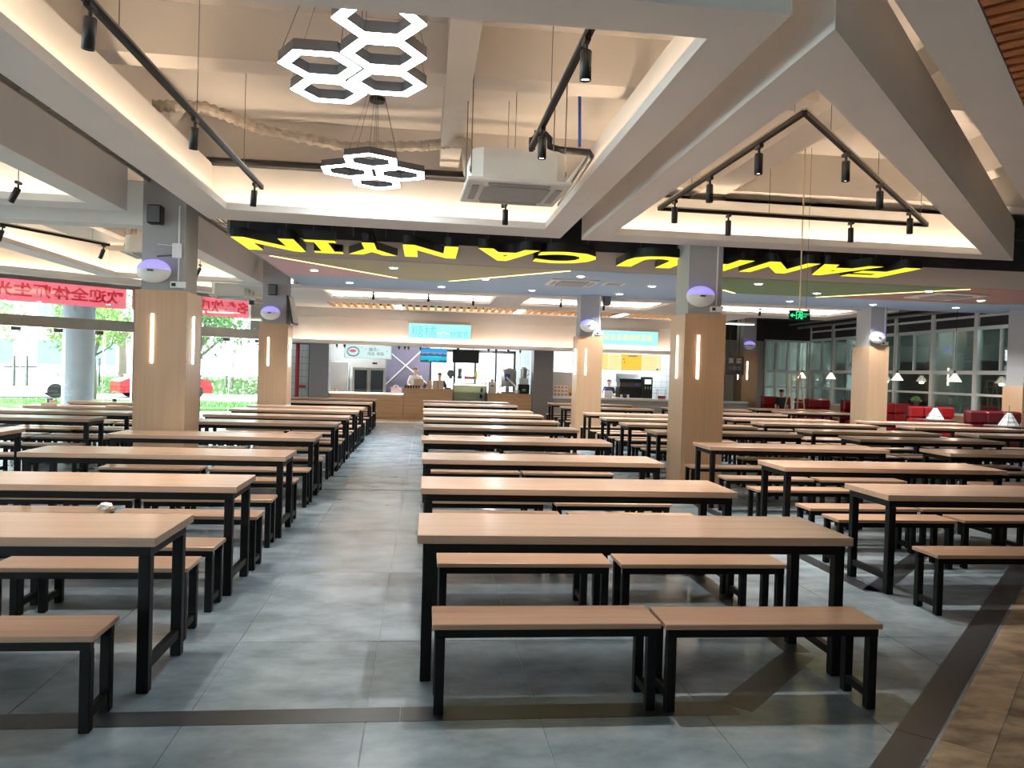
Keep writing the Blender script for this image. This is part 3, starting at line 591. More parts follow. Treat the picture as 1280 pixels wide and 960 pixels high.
def downlight(x, y, z=ZB-.006, power=None, label='round white downlight in the coloured ceiling panel', group='panel downlights'):
    t = thing('downlight', label, 'downlight', (x, y, z), group=group)
    MB().lathe([(.065, -.012), (.095, -.008), (.10, 0)], (0, 0, 0), 20).build('trim_ring', 'white_plastic', t)
    rg_ = next(c for c in t.children)
    MB().lathe([(.001, -.016), (.066, -.016), (.066, -.012)], (0, 0, 0), 18).build('lens', 'down_lens', rg_)
    lamp(t, (0, 0, -.03), P_DOWN if power is None else power, (.96, .98, 1), 'SPOT', 120, .05); return t
FIELD = lambda x, y: 'blue' if y > 16.4 else ('pink' if x < -1.2 else 'olive' if x < 2 else 'blue' if x < 5 else 'green' if x < 9 else 'rust')
for (x, y) in [(-2.12, 15.32), (-1.64, 17.3), (-.6, 14.45), (.32, 17.35), (1.14, 15.56), (2.3, 17.3), (2.83, 14.5), (4.28, 17.35), (4.5, 15.58), (6.25, 14.46), (8.0, 15.6), (8.28, 17.4), (10.28, 17.36), (9.7, 14.45), (12.3, 17.3), (11.7, 15.66)]:
    downlight(x, y, label='round white downlight in the %s ceiling field' % FIELD(x, y), group='downlights in the %s field' % FIELD(x, y))

# ---- hanging cassette air conditioners
def cassette(name, label, x, y, z, rz=0, hang=True, sz=.47, h=.27):
    t = thing(name, label, 'air conditioner', (x, y, z), rz)
    MB().bbox(-sz, sz, -sz, sz, 0, .035, .012).build('face_panel', 'ac_white', t)
    MB().prism([(-.26, -.30), (.26, -.30), (.30, -.26), (.30, .26), (.26, .30), (-.26, .30), (-.30, .26), (-.30, -.26)], -.012, 0).build('intake_grille', 'ac_grey', t)
    for k in range(4):
        v = MB().bbox(-.28, .28, -.41, -.345, -.010, .0, .004).rot(Matrix.Rotation(k*math.pi/2, 4, 'Z')); v.build('air_vane', 'ac_grey', t)
    if hang:
        c = .09; q = sz-.05
        MB().prism([(-q+c, -q), (q-c, -q), (q, -q+c), (q, q-c), (q-c, q), (-q+c, q), (-q, q-c), (-q, -q+c)], .036, .036+h).build('casing', 'ac_white', t)
        for sx in (-1, 1):
            for sy in (-1, 1):
                MB().bbox(sx*q-.02, sx*q+.02, sy*(q-.13)-.03, sy*(q-.13)+.03, .12, .16, .003).build('bracket', 'galv', t)
                MB().tube([(sx*(q+.005), sy*(q-.13), .10), (sx*(q+.005), sy*(q-.13), SLAB-z-.002)], .006, 6).build('threaded_rod', 'dark_steel', t)
    return t
cassette('air_conditioner', 'white boxy cassette air conditioner hanging beside the hexagon lamps', .78, 7.4, 3.24, .03)
cassette('air_conditioner', 'beige cassette air conditioner hanging before the banner windows', -4.75, 14.6, 3.42, .05)
cassette('air_conditioner', 'white cassette air conditioner hanging between the two door-side pillars', -4.6, 19.6, 3.15, .05)
cassette('air_conditioner', 'flush ceiling cassette air conditioner in the blue ceiling field', 2.85, 15.5, ZB-.04, 0, False)
cassette('air_conditioner', 'flush ceiling cassette air conditioner in the rust ceiling field', 10.5, 15.1, ZB-.04, .1, False, .55)
hp = thing('access_hatch', 'small square ceiling hatch beside the flush air conditioner', 'hatch', (3.7, 15.5, ZB-.006))
MB().box(-.2, .2, -.24, .24, -.012, 0).build('hatch_frame', 'white_paint', hp); MB().box(-.15, .15, -.18, .18, -.016, -.012).build('hatch_door', 'ac_grey', hp)
# flexible duct and pipes
pts = [(-2.9, 8.7, 4.25), (-2.4, 8.8, 4.3), (-1.9, 9.2, 4.22), (-1.0, 9.65, 4.2), (-.1, 9.6, 4.25), (.25, 9.2, 4.2), (.38, 8.5, 4.0), (.40, 7.95, 3.5)]
dp, rr = [], []
for i in range(len(pts)-1):
    for k in range(14):
        f = k/14; a, b = Vector(pts[i]), Vector(pts[i+1]); dp.append(a.lerp(b, f)); rr.append(.046 if k % 2 else .066)
tag(MB().tube(dp, rr, 10).build('flexible_duct', 'duct_beige'), 'beige ribbed flexible duct sagging under the ceiling to the air conditioner', 'duct')
pp = thing('drain_pipe', 'black insulated pipe run behind the hanging air conditioner', 'pipe')
MB().tube([(1.02, 8.0, 3.45), (1.02, 8.0, 3.95), (1.05, 8.0, 4.0), (1.15, 8.0, 4.0), (1.2, 8.0, 3.95), (1.2, 8.0, 3.88), (1.3, 8.0, 3.85), (1.62, 8.0, 3.84)], .035, 10).build('pipe', 'black_plastic', pp, True)
MB().tube([(1.6, 8.0, 3.84), (1.64, 8.05, 3.82), (1.64, 9.9, 3.70)], .035, 10).build('pipe', 'black_plastic', pp, True)
tag(MB().tube([(1.5, 7.95, 3.88), (1.48, 7.95, 4.55)], .016, 8).build('blue_pipe', 'blue_pipe'), 'thin blue pipe rising behind the hanging air conditioner', 'pipe')
tag(MB().tube([(-2.9, 9.9, 4.0), (1.4, 9.9, 4.0)], .05, 10).build('conduit', 'black_plastic'), 'dark pipe along the concrete beam behind the hexagon lamps', 'pipe')
ct = thing('cable_tray', 'galvanised cable tray running above the gap beside the door-side pillar', 'cable tray')
for x in (-3.42, -3.02): MB().box(x-.012, x+.012, 3.5, 17, 3.78, 3.83).build('side_rail', 'galv', ct)
for k in range(28): MB().box(-3.41, -3.03, 3.8+k*.46, 3.8+k*.46+.03, 3.79, 3.80).build('rung', 'galv', ct)
for k in range(4): MB().tube([(-3.35+k*.08, 3.5, 3.81), (-3.35+k*.08, 17, 3.81)], .012, 6).build('cable', 'duct_beige', ct)
for y in (5.2, 7, 8.8, 12, 14): MB().tube([(-3.03, y, 3.83), (-3.03, y, SLAB-.002)], .006, 5).build('hanger_rod', 'dark_steel', ct)
tag(MB().box(-2.7, 12.0, 11.27, 11.42, 3.842, 3.95).build('trunking', 'panel_edge'), 'dark metal trunking running above the yellow letters', 'trunking')

# ---- yellow ceiling letters FANPU CANYIN, read from the other side of the hall
LET = [('F', 7.30, 6.62, 'next to the first A'), ('A', 6.70, 5.75, 'between F and N'), ('N', 5.72, 4.92, 'between A and P'), ('P', 4.72, 4.05, 'between N and U'), ('U', 3.82, 2.92, 'beside the lit pillar'), ('C', 2.50, 1.58, 'between U and A'),
       ('A', 1.58, .68, 'between C and N'), ('N', .44, -.36, 'between A and Y'), ('Y', -.44, -1.20, 'between two other letters N and I'), ('I', -1.26, -1.68, 'with slab serifs'), ('N', -1.80, -2.66, 'at the end beside the I')]
for (ch, xa, xb, nm) in LET:
    t = thing('sign_letter', 'yellow lit ceiling letter %s with black sides, %s' % (ch, nm), 'letter', ((xa+xb)/2, 11.62, 3.29)); w = abs(xa-xb)
    if ch == 'I':
        poly = [(-.5, .5), (-.5, .36), (-.22, .36), (-.22, -.36), (-.5, -.36), (-.5, -.5), (.5, -.5), (.5, -.36), (.22, -.36), (.22, .36), (.5, .36), (.5, .5)]
        P = [(x*w, y*1.2) for x, y in poly]
        fm = MB().prism(P, -.004, 0).mesh('face', 'letter_face'); sm = MB().prism(P, .002, .13).mesh('returns', 'black_plastic')
        MB()
        a = link('face', fm, t); b = link('returns', sm, t)
    else:
        fm = text_mesh(ch, 'letter_face', w-.03, 1.17, .045); sm = text_mesh(ch, 'black_plastic', w-.03, 1.17, .045, .064)
        a = link('face', fm, t); a.rotation_euler = (0, math.pi, 0); a.location = (0, 0, -.002)
        b = link('returns', sm, t); b.rotation_euler = (0, math.pi, 0); b.location = (0, 0, .0645)
    for k in (-.3, .3): MB().tube([(k*w, -.25, .13), (k*w, -.25, .55)], .006, 5).build('hanger_rod', 'dark_steel', t)

# ---- exit sign on its rod
t = thing('exit_sign', 'hanging green exit sign with running figure and arrow', 'exit sign', (4.90, 10.0, 0))
MB().bbox(-.145, .145, -.015, .015, 2.37, 2.50, .006).build('case', 'black_plastic', t)
MB().tube([(0, 0, 2.5), (0, 0, SLAB)], .010, 8).build('rod', 'ladder_wood', t); MB().tube([(.09, 0, 2.5), (.09, 0, SLAB)], .003, 5).build('cable', 'dark_steel', t)
MB().add([(-.135, -.017, 2.435), (-.10, -.017, 2.465), (-.10, -.017, 2.442), (-.065, -.017, 2.442), (-.065, -.017, 2.428), (-.10, -.017, 2.428), (-.10, -.017, 2.405)], [(0, 6, 5, 4, 3, 2, 1)]).build('arrow', 'exit_green', t)
fr = MB()
for (x0, x1, z0, z1) in ((-.055, -.045, 2.385, 2.488), (-.055, .035, 2.478, 2.488), (.025, .035, 2.385, 2.488)): fr.box(x0, x1, -.018, -.016, z0, z1)
fr.build('door_symbol', 'exit_green', t)
fg = MB().ellipsoid((.0, -.017, 2.466), .010, .002, .010, 8, 5)
for a, b in (((0, 2.455), (-.008, 2.425)), ((-.008, 2.425), (-.03, 2.392)), ((-.008, 2.425), (.015, 2.405)), ((.015, 2.405), (.012, 2.388)), ((0, 2.45), (-.03, 2.44)), ((0, 2.45), (.018, 2.432))): fg.tube([(a[0], -.0175, a[1]), (b[0], -.0175, b[1])], .006, 5)
fg.build('running_figure', 'exit_green', t)
o = link('lettering', text_mesh('安全出口\nEXIT', 'exit_green', .085, .06), t); o.rotation_euler = (math.pi/2, 0, 0); o.location = (.09, -.0175, 2.44)

# ---- items on the columns
def insect_lamp(key, label, dx, z=2.68):
    c = COLS[key]; x = (c[0]+c[1])/2+dx; t = thing('insect_lamp', label, 'lamp', (x, c[2]+.05, z))
    MB().ellipsoid((0, -.10, 0), .205, .10, .145, 18, 7, -math.pi/2, .15).build('lower_shell', 'white_plastic', t, True)
    MB().ellipsoid((0, -.10, 0), .205, .10, .145, 18, 6, .15, math.pi/2).build('glow_cover', 'violet', t, True)
    MB().box(-.04, .03, -.215, -.195, -.01, .008).build('sensor_slot', 'black_plastic', t); MB().box(-.06, .06, -.02, -.001, -.08, .06).build('wall_plate', 'white_plastic', t)
    return t
insect_lamp('L', 'oval violet-glowing insect lamp on the pillar beside the banner windows', -.08, 2.68)
insect_lamp('R', 'oval violet-glowing insect lamp on the pillar under the triangular frame', -.10, 2.69)
insect_lamp('LF', 'oval violet-glowing insect lamp on the pillar with the side screen', -.06, 2.67)
insect_lamp('C', 'oval violet-glowing insect lamp on the pillar before the cyan sign', -.06, 2.69)
insect_lamp('RR', 'oval violet-glowing insect lamp on the pillar beside the red sofas', -.08, 2.66)
insect_lamp('S', 'oval violet-glowing insect lamp on the pillar beside the black sign', -.05, 2.70)
def box_speaker(x, y, z, label):
    t = thing('wall_speaker', label, 'speaker', (x, y, z)); MB().bbox(-.085, .085, -.19, -.05, -.115, .115, .015).build('cabinet', 'black_plastic', t)
    MB().bbox(-.07, .07, -.197, -.191, -.10, .10, .002).build('grille', 'plastic_grey', t); MB().tube([(0, -.05, 0), (0, .0, 0)], .02, 8).build('bracket', 'black_plastic', t)
box_speaker(-3.30, 10.21, 3.36, 'black wall speaker high on the pillar beside the banner windows')
box_speaker(-3.22, 17.30, 3.16, 'black wall speaker on the pillar with the side screen')
box_speaker(4.16, 18.2, 3.30, 'black wall speaker on the pillar before the cyan sign')
t = thing('access_point', 'white wall box with antenna arms on the banner-window pillar', 'network box', (-3.08, 10.21, 2.95))
MB().bbox(-.04, .07, -.05, -.001, -.09, .09, .006).build('box', 'white_plastic', t); MB().tube([(-.04, -.03, .06), (-.22, -.03, .07)], .006, 6).build('arm', 'white_plastic', t); MB().tube([(-.04, -.03, -.06), (-.22, -.03, -.08)], .012, 6).build('arm', 'plastic_grey', t)
for k, (x, y, z) in enumerate([(-3.05, 10.21, 2.53), (4.0, 10.65, 2.53), (3.98, 17.97, 2.53), (10.98, 18.0, 2.53)]):
    t = thing('power_socket', ['white socket box at the foot of the banner-window pillar shaft', 'white socket box on the pillar under the triangular frame', 'white socket box on the pillar before the cyan sign', 'white socket box on the sofa-side pillar'][k], 'socket', (x, y, z))
    MB().bbox(-.09, .09, -.04, -.001, -.04, .04, .005).build('box', 'white_plastic', t); MB().bbox(-.07, -.02, -.05, -.041, -.02, .02, .003).build('plug', 'black_plastic', t)
    tag(MB().tube([(x-.0, y-.012, z+.045), (x, y-.012, 3.5)], .011, 6).build('conduit', 'white_plastic'), ['white conduit up the banner-window pillar', 'white conduit up the pillar under the triangular frame', 'white conduit up the pillar before the cyan sign', 'white conduit up the sofa-side pillar'][k], 'conduit')
t = thing('wall_screen', 'flat screen hung on the side of the pillar near the red pipe', 'screen', (-2.93, 17.55, 2.75))
MB().bbox(.04, .09, -.36, .36, -.30, .30, .008).rot(Matrix.Rotation(-.18, 4, 'Y')).build('bezel', 'black_plastic', t); MB().box(.091, .094, -.33, .33, -.27, .27).rot(Matrix.Rotation(-.18, 4, 'Y')).build('display', 'galv', t); MB().tube([(-.02, 0, 0), (.05, 0, 0)], .03, 8).build('wall_arm', 'black_plastic', t)
cm = thing('camera_dome', 'small black security camera on the door-side pillar arm', 'camera', (-3.5, 17.2, 2.88)); MB().tube([(.05, .1, 0), (-.12, 0, 0)], .012, 6).build('arm', 'white_plastic', cm); MB().bbox(-.20, -.10, -.05, .03, -.05, .04, .01).build('housing', 'black_plastic', cm)

# ---- banners outside the glass
def banner(u0, u1, text, label, tw):
    t = thing('banner', label, 'banner', (0, 0, 0))
    gbox(MB(), u0, u1, -.30, -.297, 2.88, 3.42).build('cloth', 'banner_cloth', t)
    me = text_mesh(text, 'banner_text', tw, .34, .03); o = link('lettering', me, t)
    # read from outside: local x along +u seen from outside, local y up
    M = Matrix.Identity(4); ex = Vector((GD.x, GD.y, 0)); ez = Vector((-GN.x, -GN.y, 0)); ey = Vector((0, 0, 1))
    if ex.cross(ey).dot(ez) < 0: ex = -ex
    p = gw(u0+.06+tw/2, -.292, 3.16)
    o.matrix_local = Matrix(((ex.x, ey.x, ez.x, p[0]), (ex.y, ey.y, ez.y, p[1]), (ex.z, ey.z, ez.z, p[2]), (0, 0, 0, 1)))
banner(3.72, 7.3, '欢迎全体师生光临', 'long red banner with characters hung outside above the glass doors', 3.3)
banner(.28, 1.9, '名餐饮应', 'short red banner seen between the two door-side pillars', 1.5)

# ================================================================== SHOPS
YC = 24.9
def wtext(parent, body, mat, x, y, z, w, h, offset=0., name='lettering'):
    o = link(name, text_mesh(body, mat, w, h, offset), parent); o.rotation_euler = (math.pi/2, 0, 0); o.location = (x, y, z); return o
t = thing('sign_box', 'cyan lit shop sign with teal characters and a small orange mark', 'sign', (0, 0, 0))
MB().bbox(-.52, 1.39, 24.14, 24.28, 2.50, 2.97, .01).build('light_box', 'white_plastic', t); MB().box(-.50, 1.37, 24.13, 24.138, 2.515, 2.955).build('face', 'sign_cyan', t)
wtext(t, '糖橘', 'sign_teal2', -.05, 24.127, 2.73, .76, .36); wtext(t, '鲜果茶', 'sign_teal', 1.02, 24.127, 2.66, .56, .19)
mk = MB()
for k in range(3): mk.tube([(.54-.13+.13*k+.055*math.cos(a), 24.127, 2.64+.06*abs(math.sin(a))+(.045 if k == 1 else 0)) for a in [i*math.pi/8 for i in range(17)]], .010, 5)
mk.build('emblem', 'sign_orange', t)
t = thing('sign_box', 'cyan lit shop sign with small yellow characters', 'sign', (0, 0, 0))
MB().bbox(5.25, 7.24, 24.14, 24.28, 2.50, 2.97, .01).build('light_box', 'white_plastic', t); MB().box(5.27, 7.22, 24.13, 24.138, 2.515, 2.955).build('face', 'sign_cyan', t)
wtext(t, '轻食意面焗饭简餐', 'sign_orange', 6.28, 24.127, 2.755, 1.55, .20)
# counters
def counter(label, x0, x1, h, glow=False, nb=3):
    t = thing('counter', label, 'counter', (0, 0, 0)); w = (x1-x0)/nb
    for k in range(nb): MB().bbox(x0+k*w+.002, x0+(k+1)*w-.002, YC, YC+.02, 0.004, h-.03, .002).build('front_panel', 'counter_wood', t)
    MB().box(x0+.002, x1-.002, YC+.021, YC+.62, 0.004, h-.03).build('carcass', 'counter_wood', t)
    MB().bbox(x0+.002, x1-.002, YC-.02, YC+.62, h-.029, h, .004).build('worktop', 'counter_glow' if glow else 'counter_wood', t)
counter('low wood shop counter with bright top below the pale menu board', -2.91, -.64, .80, True)
counter('tall wood shop counter where the staff stand', -.635, .895, .98); counter('wood shop counter right under the steel drink machine', 1.99, 3.41, .89)
t = thing('display_case', 'glass display case lit yellow at the top set in the counter', 'display case', (0, 0, 0))
MB().box(.90, 1.985, YC, YC+.6, 0.004, .52).build('plinth', 'counter_wood', t)
for x in (.91, 1.955): MB().box(x, x+.02, YC, YC+.55, .521, 1.16).build('end_frame', 'dark_steel', t)
MB().box(.932, 1.953, YC, YC+.008, .525, 1.15).build('front_glass', 'glass_case', t); MB().box(.91, 1.975, YC, YC+.55, 1.161, 1.18).build('top', 'dark_steel', t)
MB().box(.95, 1.94, YC+.03, YC+.06, 1.12, 1.15).build('light_tube', 'case_light', t); MB().box(.932, 1.953, YC+.53, YC+.54, .525, 1.15).build('back', 'white_paint', t)
for z in (.70, .90): MB().box(.935, 1.95, YC+.02, YC+.5, z, z+.01).build('shelf', 'glass_case', t)
for k in range(4):
    q = thing('drink_bottle', 'small dark bottle standing on the display case shelf', 'bottle', (1.80+.04*(k % 2), YC+.15+.1*k, .911 if k < 2 else .711), group='bottles in the display case')
    MB().lathe([(.022, 0), (.022, .09), (.01, .12), (.01, .145)], (0, 0, 0), 10).build('bottle', 'black_plastic', q)
# menu boards and screens
t = thing('menu_board', 'pale cyan lit menu board with a bowl drawing above the fridge', 'menu board', (0, 0, 0))
MB().bbox(-2.48, -1.03, 24.97, 25.03, 1.86, 2.27, .006).build('frame', 'white_plastic', t); MB().box(-2.46, -1.05, 24.962, 24.969, 1.875, 2.26).build('face', 'menu_pale', t)
bo = MB()
for a0, sc_ in ((0, 1), (.0, .86)): bo.tube([(-2.21+.19*sc_*math.cos(a), 24.958, 2.07+.15*sc_*math.sin(a)) for a in [i*math.pi/10 for i in range(21)]], .010, 5)
bo.build('bowl_drawing', 'menu_ink', t)
mr = MB().ellipsoid((-2.22, 24.958, 2.09), .11, .003, .05, 10, 5)
for k in range(7): mr.ellipsoid((-1.95+.13*k, 24.958, 2.20-.05*(k % 3)-(.1 if k > 4 else 0)), .018, .003, .016, 8, 5)
mr.build('red_marks', 'menu_red', t); wtext(t, '糖水', 'menu_ink', -1.60, 24.957, 2.15, .26, .11); wtext(t, '炖品  鲜奶', 'menu_ink', -1.52, 24.957, 2.02, .5, .11)
def screen(label, x0, x1, z0, z1, y, on):
    t = thing('hanging_screen', label, 'screen', (0, 0, 0)); MB().bbox(x0, x1, y, y+.05, z0, z1, .006).build('case', 'black_plastic', t)
    for x in (x0+.2, x1-.2): MB().tube([(x, y+.025, z1), (x, y+.025, 2.42)], .012, 6).build('hanger', 'black_plastic', t)
    if on:
        m, n, l, b = newmat('lake_picture')
        tc = n.new('ShaderNodeTexCoord'); sp = n.new('ShaderNodeSeparateXYZ'); l.new(tc.outputs['Generated'], sp.inputs[0])
        nz = n.new('ShaderNodeTexNoise'); nz.inputs['Scale'].default_value = 5; l.new(tc.outputs['Generated'], nz.inputs['Vector'])
        ad = n.new('ShaderNodeMath'); ad.operation = 'MULTIPLY_ADD'; ad.inputs[1].default_value = .35; l.new(nz.outputs[0], ad.inputs[0]); l.new(sp.outputs['Z'], ad.inputs[2])
        rp = n.new('ShaderNodeValToRGB'); rp.color_ramp.interpolation = 'CONSTANT'; e = rp.color_ramp.elements
        e[0].color = (.02, .08, .12, 1); e[1].position = .30; e[1].color = (.01, .42, .60, 1)
        for p, c in ((.52, (.05, .55, .72, 1)), (.62, (.05, .10, .20, 1)), (.80, (.22, .30, .42, 1)), (.93, (.02, .30, .75, 1))): q = e.new(p); q.color = c
        l.new(ad.outputs[0], rp.inputs[0]); l.new(rp.outputs[0], b.inputs['Emission Color']); b.inputs['Emission Strength'].default_value = 1.0; b.inputs['Base Color'].default_value = (0, 0, 0, 1); MATS['lake_picture'] = m
    MB().box(x0+.012, x1-.012, y-.004, y-.001, z0+.012, z1-.012).build('display', 'lake_picture' if on else 'black_plastic', t)
screen('hanging screen showing a mountain lake picture', -.135, .70, 1.81, 2.24, 25.05, True); screen('hanging screen switched off and black', .87, 1.71, 1.82, 2.24, 25.05, False)
t = thing('menu_screen', 'wide yellow lit menu board over the right-hand stall', 'menu board', (0, 0, 0))
MB().bbox(5.30, 7.60, 24.96, 25.03, 1.74, 2.27, .006).build('frame', 'white_plastic', t); MB().box(5.32, 7.58, 24.952, 24.959, 1.755, 2.255).build('face', 'menu_cream', t)
for x0, x1, m in ((5.60, 5.84, 'menu_yellow'), (6.28, 6.95, 'menu_orange')): MB().box(x0, x1, 24.947, 24.951, 1.76, 2.25).build('column_field', m, t)
ln = MB()
for k in range(9):
    for x0, x1 in ((5.90, 6.2), (6.45, 6.85), (7.0, 7.45)): ln.box(x0, x1, 24.944, 24.946, 1.80+k*.047, 1.80+k*.047+.012)
ln.build('menu_lines', 'menu_orange', t); mt = MB().ellipsoid((6.36, 24.945, 2.10), .03, .002, .03, 8, 5).ellipsoid((6.38, 24.945, 2.0), .025, .002, .03, 8, 5); mt.build('dish_marks', 'menu_red', t)
MB().box(6.50, 6.78, 24.941, 24.946, 2.18, 2.225).build('heading', 'white_plastic', t); MB().ellipsoid((7.48, 24.945, 1.80), .035, .002, .03, 8, 5).build('badge', 'blue_plastic', t)
for k, (x, z) in enumerate([(-2.69, 2.23), (-2.46, 2.26), (-.80, 2.26), (-.62, 2.26), (-.5, 2.26), (-.14, 2.25), (1.02, 2.26), (1.98, 2.26), (2.22, 2.26), (2.6, 2.26), (2.98, 2.25)]):
    q = thing('shop_spotlight', 'tiny black spotlight under the shop fascia ledge', 'spotlight', (x, 24.82, 2.279), group='shop ledge spotlights')
    MB().bbox(-.035, .035, -.035, .035, -.075, 0, .006).build('housing', 'black_plastic', q); MB().tube([(0, 0, -.075), (0, .03, -.10)], .02, 8).build('snout', 'black_plastic', q)
# shop ceiling panel lights
for k, (x, y) in enumerate([(-2.2, 26.3), (.2, 26.4), (2.4, 26.4), (5.3, 25.7), (7.4, 25.7)]):
    q = thing('panel_light', 'flat white panel light in the %s shop ceiling' % ('counter' if k < 3 else 'stall'), 'panel light', (x, y, 2.415), group='%s shop panel lights' % ('counter' if k < 3 else 'stall'))
    MB().bbox(-.6, .6, -.15, .15, -.03, 0, .004).build('frame', 'white_plastic', q); MB().box(-.58, .58, -.13, .13, -.034, -.031).build('diffuser', 'tube_white', q)
    lamp(q, (0, 0, -.06), P_PANEL, (.95, .98, 1), 'POINT', radius=.1)
# fridge
t = thing('glass_fridge', 'tall two-door glass fridge behind the low counter', 'fridge', (-1.80, 26.3, 0))
MB().bbox(-.53, .53, .02, .6, 0.002, 1.95, .01).build('body', 'steel', t); MB().box(-.53, .53, -.0, .018, 1.58, 1.95).build('header', 'white_paint', t); MB().box(.1, .26, -.008, -.001, 1.70, 1.76).build('badge', 'black_plastic', t)
for s in (-1, 1):
    d = MB()
    for (a, b, c, e) in ((.015, .51, .1, .16), (.015, .51, 1.50, 1.56), (.015, .06, .16, 1.5), (.465, .51, .16, 1.5)): d.box(min(s*a, s*b), max(s*a, s*b), -.015, .018, c, e)
    d = d.build('door', 'steel', t); MB().box(min(s*.06, s*.465), max(s*.06, s*.465), 0, .006, .16, 1.5).build('glass', 'car_glass', d); MB().tube([(s*.035, -.035, .7), (s*.035, -.035, 1.1)], .012, 6).build('handle', 'dark_steel', d)
t = thing('wall_cabinet', 'pale tall cabinet beside the fridge and the pier', 'cabinet', (-2.75, 26.2, 0)); MB().bbox(-.32, .30, 0, .5, 0.002, 1.75, .008).build('body', 'white_paint', t); MB().box(-.31, .29, -.012, -.001, .05, 1.72).build('door', 'white_plastic', t); MB().tube([(.24, -.03, .8), (.24, -.03, 1.1)], .01, 6).build('handle', 'steel', t)
# staff
def person(label, loc, h, shirt, hair='hair', seated=False, arms=True, lean=.0, rz=math.pi, pants='cloth_black'):
    """one continuous skinned body; clothing and hair are children"""
    t = thing('person', label, 'person', loc, rz); k = h/1.7
    V = [(0, 0, .93), (0, -.01, 1.12), (0, lean*.5, 1.32), (0, lean*.8, 1.42), (0, lean, 1.50), (0, lean+.01, 1.60), (0, lean+.01, 1.69)]; R = [.13, .12, .14, .07, .052, .085, .06]; Ed = [(0, 1), (1, 2), (2, 3), (3, 4), (4, 5), (5, 6)]
    def chain(start, pts, rad):
        p = start
        for q, r in zip(pts, rad): V.append(q); R.append(r); Ed.append((p, len(V)-1)); p = len(V)-1
    for s in (-1, 1):
        if arms: chain(2, [(s*.17, lean*.7, 1.38), (s*.24, lean+.03, 1.14), (s*.17, lean+.24, 1.10), (s*.12, lean+.31, 1.12), (s*.09, lean+.37, 1.13)], [.06, .045, .036, .03, .018])
        else: chain(2, [(s*.17, lean*.7, 1.38), (s*.22, lean, 1.14), (s*.22, lean+.05, .90), (s*.21, lean+.07, .82), (s*.20, lean+.08, .76)], [.06, .045, .036, .03, .018])
        if seated: chain(0, [(s*.10, .05, .90), (s*.11, .42, .90), (s*.11, .42, .52), (s*.11, .53, .47)], [.09, .07, .05, .04])
        else: chain(0, [(s*.09, 0, .86), (s*.10, .02, .48), (s*.10, 0, .10), (s*.10, .13, .05)], [.095, .07, .048, .04])
    def skin(nm, idx, grow, mat, cut=None):
        me = bpy.data.meshes.new(nm); mp = {j: n for n, j in enumerate(idx)}
        me.from_pydata([tuple(c*k for c in V[j]) for j in idx], [(mp[a], mp[b]) for a, b in Ed if a in mp and b in mp], []); o = link(nm, me, t)
        me.materials.append(MATS[mat]); o.modifiers.new('skin', 'SKIN'); sv = me.skin_vertices[0].data
        for n, j in enumerate(idx): r = R[j]*k+grow; sv[n].radius = (r*(1.25 if j in (0, 1, 2) else 1), r) ; sv[n].use_root = (n == 0)
        ss_ = o.modifiers.new('subd', 'SUBSURF'); ss_.levels = 1; ss_.render_levels = 2; return o
    allv = list(range(len(V))); skin('body', allv, 0, 'skin')
    na = 5; per = 9; ar = []; lg = []
    for q in range(2): ar += [7+q*per, 8+q*per]; lg += [12+q*per, 13+q*per, 14+q*per]
    skin('shirt', [0, 1, 2, 3]+ar, .014*k, shirt); skin('trousers', [0]+lg, .012*k, pants)
    hz = (1.655)*k; MB().ellipsoid((0, (lean-.015)*k, hz), .092*k, .10*k, .085*k, 12, 6, -.1, math.pi/2).build('hair', hair, t, True)
    for s in (-1, 1): MB().ellipsoid((s*.032*k, (lean+.085)*k, 1.62*k), .011*k, .008*k, .008*k, 8, 5).build('eye', 'black_plastic', t); MB().ellipsoid((s*.088*k, (lean+.01)*k, 1.60*k), .012*k, .02*k, .03*k, 8, 5).build('ear', 'skin', t)
    MB().ellipsoid((0, (lean+.10)*k, 1.59*k), .012*k, .02*k, .02*k, 8, 5).build('nose', 'skin', t); MB().box(-.022*k, .022*k, (lean+.082)*k, (lean+.092)*k, 1.555*k, 1.562*k).build('mouth', 'red_pipe', t)
    return t
person('person in white shirt standing behind the shop counter looking at a phone', (-.28, 25.85, 0), 1.62, 'cloth_white', 'grey_hair', lean=.05)
person('dark-haired person behind the counter half hidden by menu stands', (.50, 25.95, 0), 1.46, 'cloth_navy', lean=.06)
person('person in black clothes working at the right-hand stall', (6.14, 26.0, 0), 1.40, 'cloth_black', lean=.08)
person('person in dark clothes sitting at the sofas near the glass partition', (11.7, 24.93, -.26), 1.5, 'cloth_black', seated=True, arms=False, rz=math.pi)
person('person in dark clothes sitting on the sofa behind the sofa-side pillar', (12.85, 22.3, -.26), 1.5, 'cloth_black', seated=True, arms=False, rz=math.pi)
ph = thing('phone', 'dark phone held by the person in white', 'phone', (-.28, 25.46, 1.10)); MB().bbox(-.035, .035, -.006, .006, -.07, .07, .003).build('body', 'black_plastic', ph); MB().box(-.03, .03, .0065, .008, -.06, .06).build('display', 'car_glass', ph)
